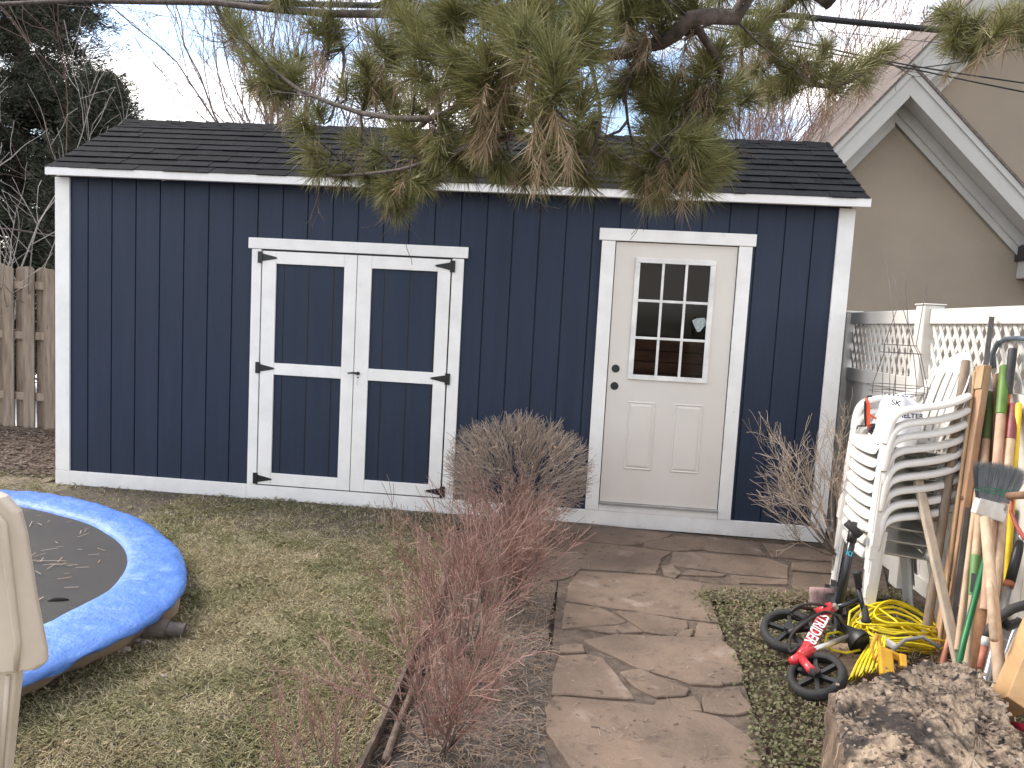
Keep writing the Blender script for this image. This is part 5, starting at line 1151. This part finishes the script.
tag(MB().tube([ptx(993,368,6.43), ptx(992,355,6.43), ptx(997,344,6.43), ptx(1006,339,6.43), ptx(1018,338,6.42), ptx(1040,341,6.40)], .0125, 10).build('bent_tube', mat('blue_grey_tube', (.13,.16,.19), .4, metal=.3), smooth=True), 'bent blue grey metal tube arching over the tools against the lattice', 'tube')
tag(MB().box(6.400,6.42,-1.98,-1.80,.45,.80).build('slot_board', mat('grey_panel', (.33,.31,.29), .7), bevel=.01), 'grey panel standing behind the handles against the fence', 'panel')
# fresh cut lumber
M_fresh = mat('fresh_lumber', (.66,.42,.20), .6, scale=2.5, col2=(.52,.31,.15), stretch=(1,1,6), bump=.1)
a, b = ond(1046,618,3.0), ond(1004,716,2.75)
tag(MB().board(ond(1052,600,2.95), ond(1008,708,2.72), .085, .14, tuple(RR)).build('cut_beam', M_fresh, bevel=.003), 'fresh cut honey coloured beam propped behind the log', 'beam')
tag(MB().board(ond(1040,604,3.05), ond(990,712,2.95), .06, .03, tuple(RR)).build('cut_board', W_light, bevel=.003), 'paler cut board beside the honey coloured beam', 'board')
tag(MB().tube([ond(1012,724,2.75), ond(1024,728,2.7), ond(1040,726,2.68)], [.012,.016,.014], 8).build('red_strap', mat('red_fabric', (.50,.03,.06), .6), smooth=True), 'small red strap end beside the log at the right edge', 'strap')

# ------------------------------------------------------------------ light
SUN_EL, SUN_AZ = math.radians(42), math.radians(-76)      # azimuth from +Y towards +X: sun at left, a little behind the shed
sd = Vector((math.sin(SUN_AZ)*math.cos(SUN_EL), math.cos(SUN_AZ)*math.cos(SUN_EL), math.sin(SUN_EL)))
sl_ = bpy.data.lights.new('sun', 'SUN'); sl_.energy = 1.75; sl_.angle = math.radians(22); sl_.color = (1,.93,.84)
so = bpy.data.objects.new('sun', sl_); COL.objects.link(so); so.rotation_euler = sd.to_track_quat('Z', 'Y').to_euler()
w = bpy.data.worlds.new('World'); scene.world = w; w.use_nodes = True; N = w.node_tree.nodes; L = w.node_tree.links
bg = N['Background']; sky = N.new('ShaderNodeTexSky'); sky.sky_type = 'NISHITA'; sky.sun_disc = False; sky.sun_elevation = SUN_EL; sky.sun_rotation = SUN_AZ; sky.air_density = 1.0; sky.dust_density = 1.2
tc = N.new('ShaderNodeTexCoord'); mp = N.new('ShaderNodeMapping'); mp.inputs['Scale'].default_value = (1.3,1.3,4.5); L.new(tc.outputs['Generated'], mp.inputs[0])
nz = N.new('ShaderNodeTexNoise'); nz.inputs['Scale'].default_value = 2.2; nz.inputs['Detail'].default_value = 7; nz.inputs['Roughness'].default_value = .55; L.new(mp.outputs[0], nz.inputs[0])
rp = N.new('ShaderNodeValToRGB'); rp.color_ramp.elements[0].position = .43; rp.color_ramp.elements[1].position = .64; L.new(nz.outputs['Fac'], rp.inputs[0])
mx = N.new('ShaderNodeMix'); mx.data_type = 'RGBA'; L.new(rp.outputs[0], mx.inputs['Factor']); L.new(sky.outputs[0], mx.inputs['A']); mx.inputs['B'].default_value = (9.8,9.1,8.3,1)
L.new(mx.outputs['Result'], bg.inputs[0]); bg.inputs[1].default_value = .14
vs = scene.view_settings; vs.view_transform = 'Standard'; vs.look = 'None'; vs.exposure = 1.42; vs.gamma = 1
